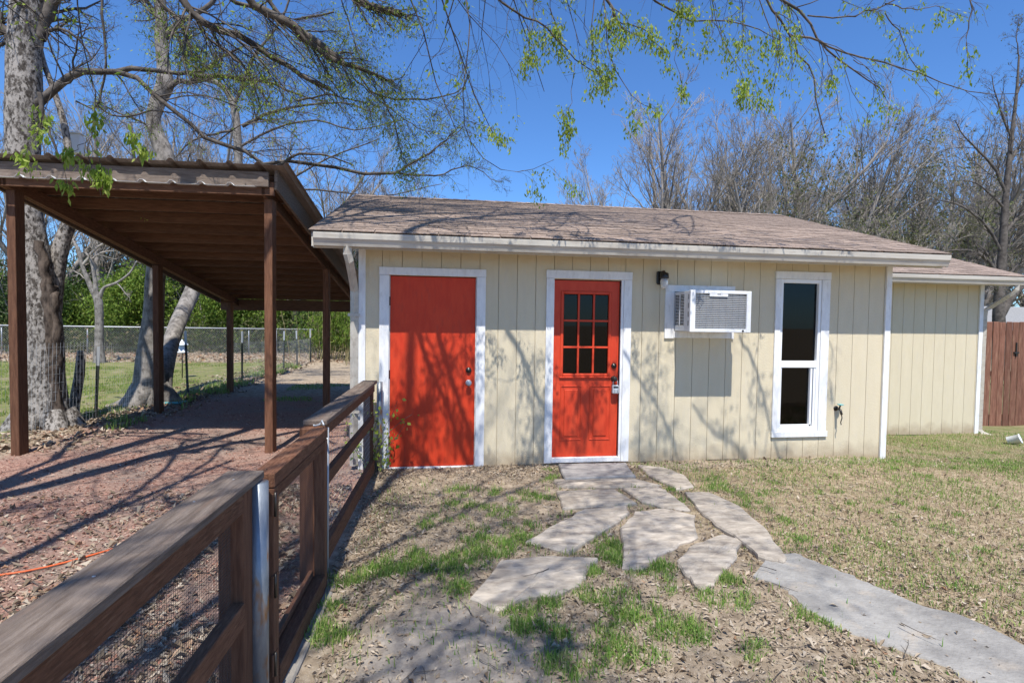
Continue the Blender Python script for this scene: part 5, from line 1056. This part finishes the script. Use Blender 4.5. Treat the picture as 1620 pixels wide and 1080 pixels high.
def flakes(name, x, y, size, m, flat=.25, asp=.5, rb=None, lift_=.006, kindlabel=None):
    n = len(x); z = gz(x, y)+rng.uniform(.002, lift_, n); a = rng.uniform(0, 2*np.pi, n)
    d = np.c_[np.cos(a), np.sin(a), rng.normal(0, flat, n)]; s = np.c_[-np.sin(a), np.cos(a), rng.normal(0, flat, n)]
    p = np.c_[x, y, z]; sz = (size*np.clip(rng.lognormal(-.15, .5, n), .3, 2.4))[:, None]; cu = rng.uniform(-.3, .5, n)[:, None]*sz*np.array([0, 0, 1])
    V = np.stack([p-d*sz*.5, p+s*sz*asp*.5+cu, p+d*sz*.5, p-s*sz*asp*.5+cu], 1); mn = V[:, :, 2].min(1)-gz(x, y); V[:, :, 2] += np.maximum(0, .001-mn)[:, None]
    V = V.reshape(-1, 3); b = np.arange(n)[:, None]*4; T = np.concatenate([b+np.array([[0, 1, 2]]), b+np.array([[0, 2, 3]])])
    r_ = np.repeat(rng.random(n) if rb is None else rb, 4); me_ = tomesh(name, V, None, T, rnd=r_)
    return tag(link(name, me_, m), kindlabel, None, kind='stuff')
def blades(name, x, y, h, m, w_=.0035, lean=.45, lab=None, rb=None):
    n = len(x); z = gz(x, y)-.003; a = rng.uniform(0, 2*np.pi, n); hh = (h*rng.uniform(.45, 1.3, n))[:, None]; le = (np.abs(rng.normal(0, lean, n)))[:, None]
    d = np.c_[np.cos(a), np.sin(a), np.zeros(n)]; b_ = rng.uniform(0, 2*np.pi, n); s = np.c_[np.cos(b_), np.sin(b_), np.zeros(n)]*w_*rng.uniform(.6, 1.3, n)[:, None]
    p = np.c_[x, y, z]; up = np.array([0, 0, 1.]); nl = 1/np.sqrt(1+le**2)
    m1 = p+(up*.55+d*le*.3)*hh*nl; tp = p+(up*1.0*np.maximum(.25, 1-le*.35)+d*le*1.0)*hh*nl
    V = np.stack([p-s, p+s, m1-s*.75, m1+s*.75, tp], 1).reshape(-1, 3); k = np.arange(n)[:, None]*5
    Q = (k+np.array([[0, 1, 3, 2]])); T = k+np.array([[2, 3, 4]]); r_ = np.repeat(np.clip(rng.beta(2, 2, n)*.9 if rb is None else rb, 0, 1), 5)
    return tag(link(name, tomesh(name, V, Q, T, rnd=r_), m), lab, None, kind='stuff')
def scat(n, x0, x1, y0, y1): return rng.uniform(x0, x1, n), rng.uniform(y0, y1, n)
# dead leaves over the yard
x, y = scat(300000, -.62, 7.5, 1.6, 7.6); dn = vn(x, y, 1.1)*.6+vn(x+9, y, 4)*.4
near = np.exp(-((y-2.2)/1.6)**2)*.35+np.exp(-((x+.45)/.25)**2)*.6+np.exp(-((y-5.6)/.35)**2)*.45+.12
dust = np.exp(-(((x-.05)/.6)**2+((y-2.45)/.6)**2)); k = (rng.random(len(x)) < near*(.35+1.3*dn)*(1-.85*dust)*np.interp(x+.35*(y-3), [2.0, 3.6, 6], [1, .45, .2])) & ~inhouse(x, y)
k &= ~(onstone(x, y) & (rng.random(len(x)) > .012)) & ~((x > -.63) & (x < -.5) & (y < 3.2) & (rng.random(len(x)) > .2))
x, y = x[k], y[k]; os_ = onstone(x, y)
o = flakes("leaf_litter", x, y, .020, LITTER, .32, .45, np.clip(rng.normal(.48, .2, len(x)), 0, 1), .011); 
print("litter", len(x))
# straw grass on the right lawn
x, y = scat(165000, -.55, 9.5, 1.6, 7.7); g_ = sm((x-1.9-(y-3)*-.25)/1.2)*.8+.25; dn = vn(x, y, 1.3)*.7+vn(x, y+5, 5)*.3
k = (rng.random(len(x)) < g_*(.25+dn)) & ~inhouse(x, y) & ~onstone(x, y) & ~((y > 5.45) & (x < 5.4)); x, y = x[k], y[k]
blades("dry_grass", x, y, .044, STRAWM, .0026, 1.9, rb=np.clip(rng.beta(2, 2.2, len(x))*.92+.16*(vn(x, y, 2) > .62), 0, 1)); print("straw", len(x))
# green tufts, traced where the photograph shows them
tufts = [(650, 880, .16, 60), (640, 895, .12, 50), (700, 830, .16, 50), (720, 775, .14, 40), (780, 780, .14, 30), (745, 800, .2, 40), (800, 810, .2, 40), (845, 790, .16, 40), (870, 760, .14, 30), (890, 745, .12, 16), (815, 840, .2, 50), (770, 860, .22, 80), (745, 880, .2, 80), (790, 870, .2, 70), (720, 900, .18, 70), (690, 890, .12, 50),
         (835, 855, .16, 40), (855, 790, .12, 30), (560, 912, .10, 60), (590, 895, .1, 40), (610, 905, .1, 40), (730, 935, .12, 50), (840, 990, .09, 60), (825, 965, .12, 50), (870, 950, .06, 30), (805, 970, .1, 40), (980, 885, .07, 90), (975, 862, .05, 50), (935, 905, .05, 60), (1015, 900, .1, 30), (1050, 900, .06, 40), (1155, 918, .07, 60), (930, 945, .12, 30), (980, 950, .18, 40), (1005, 975, .18, 60), (1040, 990, .2, 60),
         (1000, 1035, .14, 70), (890, 1050, .1, 50), (960, 1010, .12, 40), (1085, 1000, .14, 40), (1160, 950, .1, 30), (1100, 940, .12, 30), (1150, 870, .05, 30), (1065, 775, .05, 18), (1005, 778, .035, 26), (960, 868, .12, 30), (940, 850, .1, 20), (870, 1010, .1, 30), (515, 985, .05, 40), (530, 1000, .08, 50), (520, 955, .06, 30), (905, 870, .1, 20), (990, 870, .05, 20), (1075, 795, .04, 14), (1275, 975, .08, 30), (1310, 990, .06, 30), (1290, 960, .07, 20),
         (1115, 770, .12, 20), (1140, 775, .15, 24), (1165, 785, .15, 30), (1200, 800, .16, 40), (1225, 825, .14, 30), (1265, 855, .12, 26), (1130, 760, .15, 18), (1180, 775, .25, 30), (1240, 790, .25, 30), (1215, 760, .2, 18), (1430, 735, .2, 26), (1445, 700, .3, 40), (1410, 745, .3, 30), (1500, 760, .3, 30), (1400, 800, .4, 40), (1470, 830, .4, 40), (1330, 790, .4, 40), (1560, 740, .5, 60), (1600, 700, .4, 60), (1520, 715, .4, 50), (1380, 870, .2, 20), (1540, 930, .15, 14), (1130, 1010, .15, 20), (1190, 1040, .14, 20)]
X_ = []; Y_ = []; 
for (a, b, r_, dns) in tufts:
    c_ = from_px(a, b); n = int(dns*7); nsub = max(3, dns//6); sub = rng.normal(0, r_*.55, (nsub, 2))*np.array([1, .9])+c_
    q_ = sub[rng.integers(0, nsub, n)]+rng.normal(0, .030, (n, 2)); X_.append(q_[:, 0]); Y_.append(q_[:, 1])
x, y = scat(30000, 4.5, 10, 5.2, 8.3); k = (rng.random(len(x)) < .75*sm((x-4.6)/1.6)*(vn(x, y, 1.6) > .42)) & ~inhouse(x, y); X_.append(x[k]); Y_.append(y[k])
x, y = scat(9000, -.5, 2.4, 1.7, 5.3); k = (vn(x, y, 1.7)*.5+vn(x, y, 7)*.5 > .52) & (rng.random(len(x)) < .6); X_.append(x[k]); Y_.append(y[k])
x, y = scat(46000, 1.5, 8.5, 2.2, 5.7); k = (rng.random(len(x)) < .22+.85*sm((vn(x, y, 1.6)*.6+vn(x, y, 6)*.4-.42)/.2)) & (x > 2.2); X_.append(x[k]); Y_.append(y[k])
x = np.concatenate(X_); y = np.concatenate(Y_); k = ~inhouse(x, y) & ~(onstone(x, y) & (rng.random(len(x)) > .012)); x, y = x[k], y[k]
blades("grass", x, y, np.where(x > 2, .05, .062), GRASSM, .0027, .8, rb=np.clip(rng.beta(1.5, 2.2, len(x)), 0, 1)); print("grass", len(x))
# wood chips and small stones on the drive
x, y = scat(170000, -5.2, -.72, 1.2, 14); k = rng.random(len(x)) < np.interp(y, [1, 4, 8, 14], [.95, .8, .3, .1])*(.35+.65*vn(x, y, 2)); x, y = x[k], y[k]
rb = np.clip(rng.beta(1.6, 2.0, len(x)), 0, 1); flakes("wood_chips", x, y, .016, CHIPM, .25, .45, rb, .008); print("chips", len(x))
x, y = scat(26000, -3.6, -.74, 1.0, 5.2); k = rng.random(len(x)) < .15+.9*np.exp(-((x+.9)/.9)**2)*(vn(x, y, 3) > .3)+.5*np.exp(-((x+2.0)/.5)**2-((y-3.1)/.7)**2); x, y = x[k], y[k]
o = flakes("leaf_litter", x, y, .034, LITTER, .25, .45, None, .014)
# litter under trees along the wire fence and beyond
x, y = scat(30000, -6.5, -3.9, 6.8, 20); k = rng.random(len(x)) < .7*np.exp(-((x+4.8)/.55)**2); x, y = x[k], y[k]; flakes("leaf_litter", x, y, .05, LITTER, .3, .5, None, .02)
x, y = scat(9000, -20, -1, 19.5, 23.5); flakes("leaf_litter", x, y, .07, LITTER, .3, .5, np.clip(rng.normal(.7, .3, len(x)), 0, 1), .05)
# lawn beyond the wire fence
x, y = scat(110000, -14, -4.9, 6.5, 21); k = (vn(x, y, .8)*.6+vn(x, y, 3)*.4+.012*(12-y) > .46) & (x > -1.0*y) & (rng.random(len(x)) < np.interp(y, [6, 10, 15, 21], [1, .9, .6, .35])); x, y = x[k], y[k]
blades("grass", x, y, .07, LAWNM, .005, .6); print("lawn", len(x))
x, y = scat(5000, -5.0, -4.2, 8, 19); k = vn(x, y, 1.5) > .55; blades("grass", x[k], y[k], .13, GRASSM, .006, .5)
x, y = scat(5000, -3.2, -1.2, 10.6, 13.5); k = vn(x, y, 1.1) > .5; blades("grass", x[k], y[k], .05, GRASSM, .005, .5)
# fallen twigs
def twigs(n, region, L0, lab, lst):
    P0 = np.array([[a, b, 0] for a, b in region]); P0[:, 2] = gz(P0[:, 0], P0[:, 1])+.035 if lst else gz(P0[:, 0], P0[:, 1])+.008
    a = rng.uniform(0, 2*np.pi, len(P0)); P, rr = grow(P0, np.c_[np.cos(a), np.sin(a), np.zeros(len(P0))], rng.uniform(.5, 1.3, len(P0))*L0, np.full(len(P0), .0028), 4, .15, (0, 0, 0)); P[:, :, 2] = P0[:, 2][:, None]+.003
    ch = children(P, rr, 2, .3, .9, .6, .4, np.full(len(P0), L0), .6, 3, .1, (0, 0, 0)); ch[0][:, :, 2] = np.repeat(P0[:, 2], 2)[:, None]+.004
    return [(P, rr), (ch[0], ch[1])]
x, y = scat(260, -.4, 5, 1.9, 5.5); k = ~onstone(x, y); tw = twigs(0, np.c_[x[k], y[k]], .16, '', False)
tag(link("fallen_twigs", branch_mesh("fallen_twigs", tw, (0, 0, 0), (3, 3)), TWIG), kind='stuff')
x, y = scat(420, -4.4, -.8, 1.5, 8); tw = twigs(0, np.c_[x, y], .18, '', False); tag(link("fallen_twigs", branch_mesh("fallen_twigs", tw, (0, 0, 0), (3, 3)), TWIG), kind='stuff')
for (a, b), lb in (((868, 903), "forked dry twig lying on the lowest left flagstone"), ((1228, 905), "dark twig lying on the near end of the concrete path"), ((1425, 990), "short thin twig on the middle of the concrete path")):
    c_ = atZ(a, b, .03); tw = twigs(0, np.array([c_[:2]]), .2, '', True); o = link("twig", branch_mesh("twig", tw, (c_[0], c_[1], 0), (4, 3)), TWIG, loc=(c_[0], c_[1], 0)); tag(o, lb, "twig")

# tidy: window empty is a part, not a thing
for kx_ in ('label', 'category'):
    if kx_ in wf: del wf[kx_]
tot = sum(len(o.data.polygons) for o in bpy.data.objects if o.type == 'MESH'); print("polys", tot, "objects", len(bpy.data.objects))
